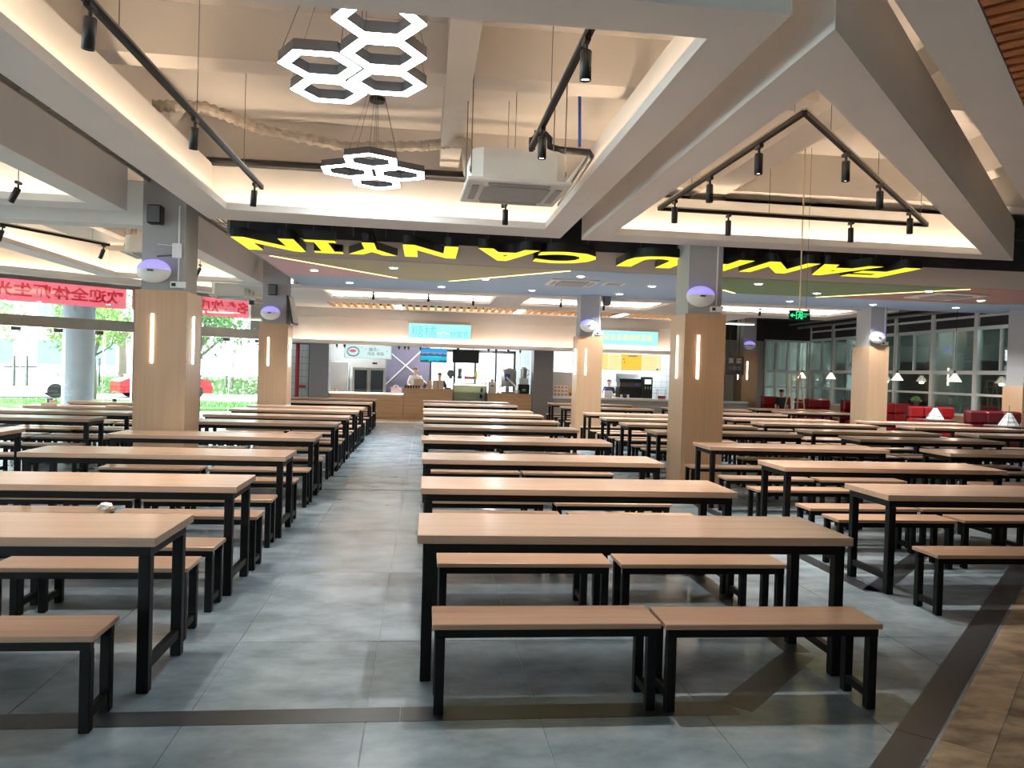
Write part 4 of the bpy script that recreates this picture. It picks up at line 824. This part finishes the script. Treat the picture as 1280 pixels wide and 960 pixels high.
# things on the counters
for k, x in enumerate((.17, .35, .53)):
    q = thing('menu_stand', 'beige standing menu card on the tall shop counter', 'menu stand', (x, YC+.25, .981), group='menu stands'); MB().bbox(-.082, .082, -.01, .01, 0, .26, .004).rot(Matrix.Rotation(-.12, 4, 'X')).build('card', 'beige', q); MB().box(-.06, .06, -.04, .06, 0, .008).build('foot', 'beige', q)
for k in range(6):
    q = thing('tin', 'small dark tin in the row on the tall counter', 'tin', (-.575+k*.085, YC+.12, .981), group='dark tins'); MB().lathe([(.035, 0), (.035, .07), (.032, .075), (.0321, .09)], (0, 0, 0), 10).build('can', 'brick_dark', q)
t = thing('cash_register', 'cream till screen on the tall counter in front of the person in white', 'till', (-.17, YC+.35, .981)); MB().bbox(-.16, .16, -.012, .012, .06, .30, .008).rot(Matrix.Rotation(.15, 4, 'X')).build('screen', 'beige', t); MB().bbox(-.1, .1, -.08, .08, 0, .03, .005).build('base', 'white_plastic', t); MB().box(-.03, .03, -.02, .02, .03, .1).build('neck', 'white_plastic', t)
t = thing('card_reader', 'small grey card reader beside the till', 'card reader', (.02, YC+.2, .981)); MB().bbox(-.04, .04, -.03, .03, 0, .13, .008).build('body', 'plastic_grey', t); MB().box(-.03, .03, -.033, -.031, .06, .11).build('display', 'car_glass', t)
t = thing('blue_tray', 'blue plastic tray at the end of the tall counter', 'tray', (.76, YC+.25, .981)); MB().box(-.09, .09, -.1, .1, 0, .008).build('base', 'blue_plastic', t); MB().box(-.09, .09, -.1, -.09, .009, .05).box(-.09, .09, .09, .1, .009, .05).build('rim', 'blue_plastic', t)
sh2 = thing('back_shelf', 'thin metal shelf behind the display case', 'shelf', (0, 0, 0)); MB().box(.70, 1.95, 26.0, 26.3, 1.30, 1.32).build('board', 'steel', sh2)
for x in (.72, 1.9): MB().box(x, x+.03, 26.1, 26.13, 0.002, 1.30).build('upright', 'steel', sh2)
t = thing('scale', 'round grey dial scale on the back shelf', 'scale', (.86, 26.12, 1.321)); MB().lathe([(.11, -.03), (.125, -.025), (.125, .025), (.11, .03)], (0, 0, 0), 20).rot(Matrix.Translation((0, 0, .15)) @ Matrix.Rotation(math.pi/2, 4, 'X')).build('dial', 'plastic_grey', t); MB().box(-.06, .06, -.05, .05, 0, .03).build('base', 'dark_steel', t)
t = thing('blender', 'dark glass blender jar on the back shelf', 'blender', (1.16, 26.12, 1.321)); MB().lathe([(.07, 0), (.075, .09), (.055, .10), (.075, .30), (.07, .32), (.02, .34)], (0, 0, 0), 12).build('jar', 'plastic_grey', t); MB().tube([(.07, 0, .14), (.12, 0, .16), (.12, 0, .26), (.075, 0, .28)], .012, 6).build('handle', 'black_plastic', t)
t = thing('carton', 'red carton lying on the back shelf', 'box', (1.47, 26.12, 1.321)); MB().bbox(-.16, .16, -.06, .06, 0, .08, .006).build('box', 'red', t); MB().box(-.12, .12, -.062, -.0605, .03, .05).build('label_band', 'white_plastic', t)
t = thing('syrup_bottle', 'tall yellow bottle on the back shelf', 'bottle', (1.70, 26.12, 1.321)); MB().lathe([(.035, 0), (.035, .2), (.015, .25), (.015, .29), (.02, .295)], (0, 0, 0), 12).build('bottle', 'yellow', t); MB().lathe([(.018, .296), (.018, .32)], (0, 0, 0), 10).build('cap', 'white_plastic', t)
t = thing('white_dispenser', 'white upright box with a tan jar on top on the counter', 'dispenser', (2.16, YC+.3, .891)); MB().bbox(-.12, .12, -.1, .1, 0, .36, .01).build('body', 'white_plastic', t); MB().lathe([(.05, .36), (.055, .42), (.04, .45)], (0, 0, 0), 12).build('jar', 'beige', t); MB().box(-.05, .05, -.104, -.1005, .2, .26).build('label_plate', 'ac_grey', t)
t = thing('flower_vase', 'tiny vase with a red flower beside the white dispenser', 'vase', (1.965, YC+.42, 1.181)); MB().lathe([(.02, 0), (.03, .03), (.012, .08)], (0, 0, 0), 10).build('vase', 'white_plastic', t); MB().tube([(0, 0, .08), (.0, 0, .14)], .004, 5).build('stem', 'leaf', t); MB().ellipsoid((0, 0, .15), .025, .025, .02, 8, 6).build('bloom', 'red', t)
t = thing('drink_machine', 'large steel drink boiler with blue panel and slanted chute on the counter', 'machine', (2.70, YC+.45, .891)); MB().lathe([(.24, .22), (.25, .24), (.25, .70), (.2, .78), (.08, .82), (.03, .83)], (0, 0, 0), 20).build('drum', 'steel', t, True); MB().bbox(-.24, .24, -.2, .2, 0, .05, .01).build('base', 'steel', t)
for sx in (-.2, .2): MB().tube([(sx, -.1, .05), (sx, -.1, .8)], .015, 6).build('post', 'galv', t)
MB().box(-.15, .02, -.27, -.245, .40, .62).build('control_panel', 'blue_plastic', t); MB().tube([(-.1, -.27, .52), (.22, -.27, .22)], .03, 8).build('chute', 'white_plastic', t); MB().lathe([(.06, 0.05), (.07, .12), (.05, .22)], (-.05, -.15, 0), 10).build('outlet', 'steel', t)
t = thing('coffee_machine', 'steel and black coffee machine beside the stone pier', 'machine', (3.18, YC+.45, .891)); MB().bbox(-.18, .18, -.18, .18, 0, .30, .015).build('base_unit', 'black_plastic', t); MB().bbox(-.15, .15, -.15, .15, .301, .50, .012).build('mid_unit', 'white_paint', t); MB().lathe([(.10, .501), (.11, .56), (.11, .80), (.07, .86)], (0, 0, 0), 14).build('hopper', 'steel', t); MB().tube([(.11, 0, .58), (.17, 0, .62), (.17, 0, .74), (.11, 0, .78)], .012, 6).build('handle', 'black_plastic', t); MB().box(-.06, .06, -.2, -.181, .08, .16).build('tap', 'steel', t)
t = thing('gooseneck_lamp', 'dark slanted tablet holder on the counter beside the drink machine', 'holder', (2.36, YC+.2, .891)); MB().tube([(-.02, 0, .01), (.05, 0, .22)], .012, 6).build('arm', 'black_plastic', t); MB().bbox(.0, .16, -.01, .01, .2, .24, .004).build('tablet', 'black_plastic', t); MB().lathe([(.05, 0), (.05, .012)], (-.02, 0, 0), 10).build('foot', 'black_plastic', t)
t = thing('cup_stack', 'white mixing jug on the counter before the drink machine', 'jug', (2.92, YC+.12, .891)); MB().lathe([(.05, 0), (.06, .12), (.062, .13)], (0, 0, 0), 12).build('jug', 'white_plastic', t); MB().tube([(.06, 0, .10), (.10, 0, .09), (.10, 0, .04), (.055, 0, .03)], .008, 6).build('handle', 'white_plastic', t)
t = thing('poster_stand', 'pink and white printed stand on the low counter', 'poster stand', (-.86, YC+.3, .801)); MB().bbox(-.17, .17, -.01, .01, 0, .20, .004).build('board', 'pink', t); MB().tube([(-.1+.05*k, 0, .2+.06*math.sin(k)) for k in range(6)], .02, 6).build('cutout', 'white_plastic', t)
t = thing('orange_figurine', 'small orange ornament on the low counter beside the pier', 'ornament', (-2.72, YC+.2, .801)); MB().lathe([(.05, 0), (.06, .02), (.03, .05)], (0, 0, 0), 10).build('base', 'beige', t); MB().ellipsoid((0, 0, .075), .03, .03, .032, 10, 7).build('ball', 'orange', t)
tag(MB().tube([(-3.86, 24.8, .003), (-3.86, 24.8, 2.27)], .06, 12).tube([(-3.86, 24.8, .95), (-3.6, 24.8, .95)], .045, 10).build('fire_pipe', 'red_pipe', None, True), 'red vertical fire pipe with a side branch beside the stone pier', 'pipe')
# right-hand stall
t = thing('stall_counter', 'pale stone ledge counter of the right-hand stall', 'counter', (0, 0, 0)); MB().bbox(4.06, 9.08, 24.75, 25.35, .78, .85, .006).build('ledge', 'white_paint', t)
MB().box(4.08, 9.08, 24.86, 25.3, 0.004, .779).build('front', 'column_paint', t)
MB().box(4.07, 5.0, 25.31, 25.34, .851, 1.62).build('splash_panel', 'wall_paint', t)
for k in range(12):
    i, j = k % 4, k//4
    q = thing('takeaway_box', 'orange-printed takeaway box stacked on the stall ledge beside the pier', 'box', (4.16+i*.115, 24.98, .851+j*.115), group='takeaway boxes'); MB().bbox(-.052, .052, -.06, .06, 0, .112, .004).build('carton', 'white_plastic', q); MB().box(-.03, .03, -.0625, -.061, .03, .085).build('print_patch', 'orange', q)
t = thing('oil_bottle', 'yellow oil bottle with red label beside the takeaway boxes', 'bottle', (4.70, 25.0, .851)); MB().lathe([(.07, 0), (.075, .1), (.07, .24), (.03, .32), (.03, .36)], (0, 0, 0), 12).build('bottle', 'yellow', t); MB().lathe([(.077, .03), (.077, .12)], (0, 0, 0), 12).build('label_band', 'red', t)
t = thing('receipt_till', 'white till with blue top on the stall counter', 'till', (5.88, 25.0, .851)); MB().bbox(-.13, .13, -.12, .12, 0, .22, .015).build('body', 'white_plastic', t); MB().bbox(-.10, .12, -.05, .10, .221, .29, .01).build('display', 'blue_plastic', t)
t = thing('soda_fountain', 'black sloped soda machine behind the stall counter', 'machine', (6.68, 25.25, .851)); MB().prism([(-.36, 0), (.36, 0), (.36, .5), (-.36, .5)], 0, .36).build('base_unit', 'black_plastic', t); MB().add([(-.36, -.02, .62), (.36, -.02, .62), (.36, .5, .78), (-.36, .5, .78), (-.36, -.02, .50), (.36, -.02, .50), (.36, .5, .50), (-.36, .5, .50)], [(0, 1, 2, 3), (7, 6, 5, 4), (4, 5, 1, 0), (5, 6, 2, 1), (6, 7, 3, 2), (7, 4, 0, 3)]).build('hood', 'black_plastic', t); MB().box(-.34, .34, 0, .48, .361, .499).build('front_band', 'brick_dark', t); MB().box(.16, .28, -.006, -.001, .40, .47).build('badge', 'blue_plastic', t)
t = thing('juice_dispenser', 'black upright drink dispenser with lit screen in the stall', 'machine', (7.24, 25.15, .851)); MB().bbox(-.16, .16, 0, .35, 0, .70, .01).build('body', 'black_plastic', t); MB().box(-.11, .11, -.006, -.001, .46, .62).build('display', 'drink_screen', t)
for k in range(3): MB().tube([(-.09+.09*k, -.02, .38), (-.09+.09*k, -.02, .30)], .012, 6).build('tap', 'steel', t)
for k, (x, m) in enumerate([(6.30, 'paper'), (6.42, 'black_plastic'), (6.52, 'white_plastic')]):
    q = thing('condiment_pot', '%s condiment pot on the stall counter' % ['tan', 'black', 'white'][k], 'pot', (x, 24.87, .851)); MB().lathe([(.035, 0), (.04, .10), (.03, .11)], (0, 0, 0), 10).build('pot', m, q); MB().lathe([(.031, .111), (.031, .125)], (0, 0, 0), 10).build('lid', 'black_plastic', q)
t = thing('wire_rack', 'small wire rack with red jar at the end of the stall counter', 'rack', (7.66, 25.0, .851))
for sx in (-.14, .14):
    for sy in (-.08, .08): MB().tube([(sx, sy, 0), (sx, sy, .32)], .008, 5).build('wire_post', 'dark_steel', t)
MB().box(-.15, .15, -.09, .09, .28, .29).build('shelf', 'dark_steel', t); MB().box(-.11, .12, -.06, .06, .003, .10).build('jar_box', 'red_pipe', t)
t = thing('hanging_board', 'black hanging shop sign with pale characters past the lit pillar', 'sign', (9.45, 23.4, 0)); MB().bbox(-.30, .28, -.03, .03, 1.70, 2.27, .01).build('board', 'brick_dark', t)
for x in (-.18, .12): MB().tube([(x, 0, 2.27), (x, 0, 3.4)], .012, 6).build('hanger', 'black_plastic', t)
wtext(t, '蒸 菜', 'white_plastic', -.01, -.033, 2.12, .42, .16); wtext(t, '小碗菜', 'ac_grey', -.01, -.033, 1.9, .42, .13)
t = thing('strip_curtain', 'pale blue plastic strip curtain past the hanging black sign', 'curtain', (0, 0, 0))
MB().box(9.3, 10.3, 26.58, 26.66, 2.75, SLAB).build('curtain_rail', 'steel', t)
for k in range(7): MB().box(9.35+k*.12, 9.35+k*.12+.115, 26.6+.02*(k % 2), 26.606+.02*(k % 2), .6, 2.75).build('strip', 'car_white' if k % 2 else 'tile_white', t)
t = thing('service_counter', 'pale service counter under the hanging black sign', 'counter', (0, 0, 0)); MB().bbox(9.36, 10.4, 24.6, 25.2, .002, .78, .006).build('body', 'column_paint', t); MB().bbox(9.34, 10.42, 24.56, 25.22, .781, .83, .006).build('top', 'white_paint', t)
t = thing('tube_lamp', 'white batten light under the dark ceiling past the exit sign', 'lamp', (8.9, 21.6, 3.12)); MB().bbox(-.75, .35, -.06, .06, 0, .05, .006).build('housing', 'white_plastic', t); MB().box(-.73, .33, -.05, .05, -.012, -.001).build('tube', 'tube_white', t); MB().tube([(-.5, 0, .05), (-.5, 0, .25)], .006, 5).build('hanger', 'dark_steel', t); MB().tube([(.1, 0, .05), (.1, 0, .25)], .006, 5).build('hanger', 'dark_steel', t)

# ================================================================== SOFA AREA
def sofa(label, x, y, w, rz, mat, rows=2):
    t = thing('booth_sofa', label, 'sofa', (x, y, 0), rz)
    MB().bbox(0, w, -.55, .12, 0.002, .28, .02).build('base', 'dark_leather', t); MB().bbox(.01, w-.01, -.56, .0, .281, .45, .05).build('seat_cushion', mat, t)
    n = max(2, round(w/.42)); k = w/n
    for i in range(n):
        for j in range(rows): MB().bbox(i*k+.006, (i+1)*k-.006, .0, .17, .46+j*.28, .46+(j+1)*.28-.006, .035).build('back_cushion', mat, t)
    for i in range(n+1):
        for j in range(rows): MB().ellipsoid((min(max(i*k, .02), w-.02), -.005, .60+j*.28), .014, .012, .014, 8, 5).build('button', mat, t)
    MB().bbox(.0, w, .171, .22, .28, .46+rows*.28, .01).build('back_board', 'dark_leather', t); return t
sofa('red tufted sofa beside the glass partition', 11.2, 25.2, 1.0, 0, 'red_leather'); sofa('red tufted sofa behind the wooden stepladder', 11.6, 23.6, 1.1, 0, 'red_leather')
sofa('red tufted sofa where the seated person leans', 12.55, 22.55, .95, 0, 'red_leather'); sofa('red tufted sofa just past the sofa-side pillar', 12.5, 20.7, 1.0, 0, 'red_leather')
sofa('wide red tufted sofa behind the inner paper lamp', 12.1, 18.6, 1.22, 0, 'red_leather'); sofa('dark red sofa beside the window half pillar', 12.05, 16.35, 1.28, 0, 'dark_leather')
def pendant(label, x, y, zb, lit, cord=3.7):
    t = thing('pendant_lamp', label, 'pendant lamp', (x, y, zb), group=None)
    MB().lathe([(.16, 0), (.03, .20), (.028, .205), (.155, 0)], (0, 0, 0), 8).build('shade', 'lamp_cone' if lit else 'white_plastic', t); MB().lathe([(.03, .2), (.02, .27)], (0, 0, 0), 8).build('holder', 'black_plastic', t)
    for k in range(8):
        a = 2*math.pi*k/8; MB().tube([(.162*math.cos(a), .162*math.sin(a), 0), (.031*math.cos(a), .031*math.sin(a), .2)], .004, 4).build('shade_rib', 'ac_grey' if lit else 'plastic_grey', t)
    MB().tube([(0, 0, .27), (0, 0, cord-zb)], .006, 5).build('cord', 'black_plastic', t)
    if lit: lamp(t, (0, 0, -.02), 12, (1, .8, .6), 'POINT', radius=.05)
for (x, y, nm) in [(12.8, 17.95, 'over the wide red sofa'), (12.8, 20.3, 'just past the sofa-side pillar'), (12.8, 23.85, 'over the sofa behind the stepladder'), (12.8, 25.8, 'beside the glass partition')]: pendant('lit white cone pendant lamp %s' % nm, x, y, 1.66, True, 3.74 if y > 18.4 else SLAB)
def paper_lamp(label, x, y):
    t = thing('table_lamp', label, 'table lamp', (x, y, .766)); P = [(.20, 0), (.05, .25), (.03, .26)]
    MB().lathe(P, (0, 0, 0), 8).build('shade', 'white_plastic', t); MB().tube([(0, 0, .26), (0, 0, .42)], .006, 5).build('stem', 'black_plastic', t)
    for k in range(8):
        a = 2*math.pi*k/8; MB().tube([(.202*math.cos(a), .202*math.sin(a), 0), (.052*math.cos(a), .052*math.sin(a), .25)], .005, 4).build('shade_rib', 'plastic_grey', t)
    for z, r in ((.08, .156), (.17, .101)): MB().tube([(r*math.cos(a), r*math.sin(a), z) for a in [2*math.pi*i/16 for i in range(17)]], .004, 4).build('shade_ring', 'plastic_grey', t)
for (x, y, nm) in [(11.95, 17.4, 'nearer the sofa-side pillar'), (12.2, 15.35, 'nearer the window half pillar')]:
    t = thing('cafe_table', 'dark square cafe table before the sofas, %s' % nm, 'table', (x, y, 0)); MB().bbox(-.33, .33, -.33, .33, .72, .76, .01).build('table_top', 'brick_dark', t); MB().lathe([(.04, .02), (.04, .719)], (0, 0, 0), 10).build('pedestal', 'black_metal', t); MB().lathe([(.25, 0.001), (.24, .02)], (0, 0, 0), 16).build('base', 'black_metal', t)
    paper_lamp('white panelled cone lamp standing on cafe table, %s' % nm, x, y)
for (x, y, nm) in [(12.45, 18.9, 'behind the wide red sofa'), (13.6, 17.0, 'behind the dark red sofa')]:
    t = thing('potted_plant', 'small green plant %s' % nm, 'plant', (x, y, 1.03 if y > 18 else .76)); MB().lathe([(.05, 0), (.07, .10)], (0, 0, 0), 10).build('pot', 'brick_dark', t); f = MB(); rg = random.Random(5)
    for k in range(50): a, b = rg.uniform(0, 6.28), rg.uniform(.2, 1.4); d = Vector((math.cos(a)*math.cos(b), math.sin(a)*math.cos(b), math.sin(b))); p = d*.16+Vector((0, 0, .10)); q = d.cross(Vector((0, 0, 1)))*.03; f.add([(0, 0, .1), tuple(p*.7+q), tuple(p), tuple(p*.7-q)], [(0, 1, 2, 3)])
    tag(f.build('leaves', 'leaf', t), kind='stuff')
t = thing('stepladder', 'pale wooden stepladder standing among the far tables', 'ladder', (11.15, 22.85, 0))
for s in (-1, 1):
    MB().tube([(s*.26, -.35, .002), (s*.14, 0, 1.75)], .022, 6).build('front_stile', 'ladder_wood', t); MB().tube([(s*.24, .40, .002), (s*.13, .02, 1.72)], .018, 6).build('rear_stile', 'ladder_wood', t)
for k in range(5): z = .3+k*.31; w = .26-.12*z/1.75; MB().box(-w, w, -.35+.35*z/1.75-.04, -.35+.35*z/1.75+.04, z, z+.025).build('step', 'ladder_wood', t)
MB().box(-.16, .16, -.05, .07, 1.73, 1.76).build('top_cap', 'ladder_wood', t)

# ================================================================== SMALL THINGS ON THE TABLES
t = thing('paper_cup', 'blue paper cup on the table beside the glass doors', 'cup', (-6.55, 14.78, .751)); MB().lathe([(.035, 0), (.048, .12), (.05, .122)], (0, 0, 0), 14).build('cup', 'cup_blue', t); MB().lathe([(.05, .122), (.046, .13)], (0, 0, 0), 14).build('rim', 'white_plastic', t)
t = thing('food_box', 'pale cardboard food box beside the blue cup', 'box', (-6.50, 14.68, .751)); MB().bbox(-.13, .10, -.05, .05, 0, .05, .004).build('tray', 'paper', t); MB().bbox(-.02, .09, .0, .06, .051, .10, .006).build('lid_flap', 'beige', t)
t = thing('paper_bag', 'flattened pale paper bag on the table beside the glass doors', 'bag', (-5.35, 14.72, .751)); MB().bbox(-.22, .14, -.08, .08, 0, .03, .01).build('bag', 'paper', t); MB().bbox(.15, .34, -.06, .07, 0, .014, .004).build('fold', 'white_plastic', t)
for k, (x, y) in enumerate([(-6.1, 16.5), (-5.15, 16.45)]):
    q = thing('plastic_cup', 'clear plastic cup with dark drink on far door-side table, %s' % ('nearer the doors' if k == 0 else 'nearer the pillar'), 'cup', (x, y, .751)); MB().lathe([(.035, 0), (.05, .18)], (0, 0, 0), 12).build('cup', 'glass_case', q); MB().lathe([(.034, .004), (.039, .06)], (0, 0, 0), 12).build('drink', 'brick_dark', q); MB().lathe([(.05, .181), (.052, .19), (.03, .21)], (0, 0, 0), 12).build('lid', 'white_plastic', q)
t = thing('tissue', 'crumpled white tissue on a bench in the door-side aisle row', 'tissue', (-2.42, 6.4, .42)); 
b = bmesh.new(); bmesh.ops.create_icosphere(b, subdivisions=2, radius=.05); rg = random.Random(9)
for v in b.verts: v.co *= rg.uniform(.7, 1.25); v.co.z = max(v.co.z*.7+.03, .001)
me = bpy.data.meshes.new('crumple'); b.to_mesh(me); b.free(); me.materials.append(MATS['white_plastic']); link('crumple', me, t)
t = thing('napkin', 'white folded napkin on the door-side table near the side-screen pillar', 'napkin', (-2.75, 16.6, .751)); MB().bbox(-.05, .05, -.04, .04, 0, .02, .004).build('sheet', 'white_plastic', t); MB().bbox(-.03, .04, -.03, .03, .0205, .035, .004).build('fold', 'white_plastic', t)

# ================================================================== OUTSIDE THE GLASS
gd = tag(MB().box(-70, 12, 29.2, 110, -.25, -.15).build('ground_far', 'pavement'), 'pale paved forecourt beyond the building', 'ground', kind='structure')
MB().prism([tuple(gw(-.5, -.1, 0)[:2]), tuple(gw(13.4, -.1, 0)[:2]), (-70, 15), (-70, 29.2), (-4.6, 29.2), (-4.6, 23.5)], -.25, -.15).build('pavement', 'pavement', gd)
lw = tag(MB().prism([(-4.7, 30.5), (-13, 27.5), (-18, 33), (-6, 37)], -.15, -.06).build('lawn', 'grass'), 'green lawn with the tree outside the glass doors', 'lawn', kind='structure')
tag(MB().prism([(-14.2, 24.2), (-22, 21), (-26, 24), (-16, 28.5)], -.15, -.08).build('lawn', 'grass'), 'lawn patch outside beside the round pillar', 'lawn', kind='structure')
rg = random.Random(21)
gb = MB()
for k in range(2600):
    u, v = rg.random(), rg.random(); x, y = -6-u*11+v*1.0, 30.2+v*4.5-u*1.2
    h = rg.uniform(.06, .16); a = rg.uniform(0, 3.14); gb.add([(x, y, -.07), (x+.03*math.cos(a), y+.03*math.sin(a), -.07), (x+.02, y+.02, -.07+h)], [(0, 1, 2)])
tag(gb.build('grass_blades', 'grass'), 'grass blades on the lawn under the tree', 'grass', kind='stuff')
tag(gbox(MB(), -.4, 13, -4.6, -.42, 3.75, 4.05).build('shade_canopy', 'concrete'), 'concrete canopy added outside to shade the round pillar and pavement', 'canopy', kind='structure')  # added overhang that keeps sky light off the pillar and near pavement
tag(MB().lathe([(.42, -.14), (.40, -.1), (.40, 3.74)], (-9.45, 22.95, 0), 24).build('round_pillar', 'concrete', None, True), 'round white concrete pillar outside the glass doors', 'pillar')
def tree(label, x, y, h, r, mat, seed, trunk=.11, n=2600):
    t = thing('street_tree', label, 'tree', (x, y, -.12), group=None); g = random.Random(seed); f = MB(); br = MB(); cen = []
    MB().tube([(0, 0, 0), (.03, .02, h*.2), (-.02, .0, h*.38)], [trunk*1.2, trunk, trunk*.85], 10).build('trunk', 'bark', t, True)
    for k in range(9):
        a = g.uniform(0, 6.28); e = Vector((math.cos(a)*r*g.uniform(.4, .8), math.sin(a)*r*g.uniform(.4, .8), h*g.uniform(.55, .95))); br.tube([(-.02, 0, h*g.uniform(.28, .40)), tuple(e*.5+Vector((0, 0, h*.16))), tuple(e)], [trunk*.5, trunk*.3, trunk*.1], 6); cen.append((e, r*g.uniform(.35, .55)))
    for k in range(n):
        c, q = g.choice(cen); d = Vector((g.gauss(0, 1), g.gauss(0, 1), g.gauss(0, .8))).normalized()*q*g.uniform(.5, 1.1); p = c+d
        a = Vector((g.gauss(0, 1), g.gauss(0, 1), g.gauss(0, 1))).normalized()*.11; b = Vector((g.gauss(0, 1), g.gauss(0, 1), g.gauss(0, 1))).normalized()*.055
        f.add([tuple(p-a), tuple(p+b), tuple(p+a), tuple(p-b)], [(0, 1, 2, 3)])
    br.build('branches', 'bark', t); tag(f.build('foliage', mat, t), kind='stuff'); return t
tree('leafy green tree on the lawn outside the glass doors', -9.0, 32.5, 5.2, 2.6, 'leaf', 1, .16, 4200)
tree('slim tree with light leaves beside the round pillar outside', -17.0, 30.0, 5.4, 2.3, 'leaf_light', 2)
tree('autumn-tinted tree beyond the round pillar outside', -13.6, 34.5, 4.6, 1.6, 'leaf_light', 3)
tree('dark green tree outside by the pale building', -23.5, 32.0, 6.0, 2.8, 'leaf', 4); tree('tall tree beyond the red car outside', -17.0, 47, 8.0, 3.6, 'leaf', 5, .2); tree('broad tree far behind the lawn outside', -6.5, 51, 8.5, 4.0, 'leaf_light', 6, .2)
def car(label, x, y, rz, mat):
    t = thing('parked_car', label, 'car', (x, y, -.15), rz)
    pr = [(-2.1, .25), (-2.1, .75), (-1.7, .92), (-1.1, .95), (-.6, 1.42), (.7, 1.44), (1.4, .98), (2.0, .85), (2.15, .5), (2.1, .25)]; n = len(pr)
    w = .85; vs = [(p[0], -w*(.82 if p[1] > 1.2 else 1), p[1]) for p in pr]+[(p[0], w*(.82 if p[1] > 1.2 else 1), p[1]) for p in pr]
    MB().add(vs, [tuple(range(n)), tuple(range(2*n-1, n-1, -1))]+[(i, n+i, n+(i+1) % n, (i+1) % n) for i in range(n)]).build('body', mat, t)
    for s in (-1, 1): MB().add([(-.95, s*.80, 1.0), (-.55, s*.725, 1.36), (.62, s*.725, 1.38), (1.15, s*.80, 1.0)], [(0, 1, 2, 3)]).add([], []).build('side_window', 'car_glass', t)
    for px in (-1.3, 1.35):
        for s in (-1, 1): MB().lathe([(.2, -.1), (.32, -.1), (.32, .1), (.2, .1)], (0, 0, 0), 16).rot(Matrix.Translation((px, s*.78, .32)) @ Matrix.Rotation(math.pi/2, 4, 'X')).build('wheel', 'tyre', t)
car('red car parked beyond the lawn outside', -12.6, 40.0, .6, 'car_red'); car('white car parked outside beyond the round pillar', -17.5, 36.5, .5, 'car_white')
for k, (x0, y0, x1, y1) in enumerate([(-30, 36, -13, 45), (-12.5, 45.5, -3, 50.5)]):
    f = MB(); d = Vector((x1-x0, y1-y0)); L = d.length; d.normalize(); nr = Vector((-d.y, d.x)); g = random.Random(40+k)
    for q in range(2600):
        u, v, z = g.uniform(0, L), g.uniform(-.5, .5), g.uniform(-.15, .85); p = Vector((x0, y0))+d*u+nr*v; a = Vector((g.gauss(0, 1), g.gauss(0, 1), g.gauss(0, 1))).normalized()*.13; b = Vector((g.gauss(0, 1), g.gauss(0, 1), g.gauss(0, 1))).normalized()*.09
        f.add([(p.x-a.x, p.y-a.y, z-a.z), (p.x+b.x, p.y+b.y, z+b.z), (p.x+a.x, p.y+a.y, z+a.z), (p.x-b.x, p.y-b.y, z-b.z)], [(0, 1, 2, 3)])
    t = thing('hedge', 'clipped hedge %s outside' % ('behind the white car' if k == 0 else 'at the far end of the lawn'), 'hedge'); tag(f.build('foliage', 'hedge', t), kind='stuff'); a = Vector((x0, y0)); b = Vector((x1, y1))
    MB().prism([tuple(a-nr*.3), tuple(b-nr*.3), tuple(b+nr*.3), tuple(a+nr*.3)], -.15, .7).build('core', 'leaf', t)
t = thing('pale_building', 'pale building with window rows far outside the glass doors', 'building', (-34, 60, -.15), .5)
MB().box(-16, 16, 0, 8, 0, 11).build('wall', 'facade', t)
for i in range(9):
    for j in range(3): MB().box(-14.5+i*3.4, -14.5+i*3.4+1.9, -.06, -.001, 1.3+j*3.4, 1.3+j*3.4+1.8).build('window', 'facade_glass', t)
MB().box(-16.3, 16.3, -.4, 8.3, 11.01, 11.4).build('roof', 'concrete', t)
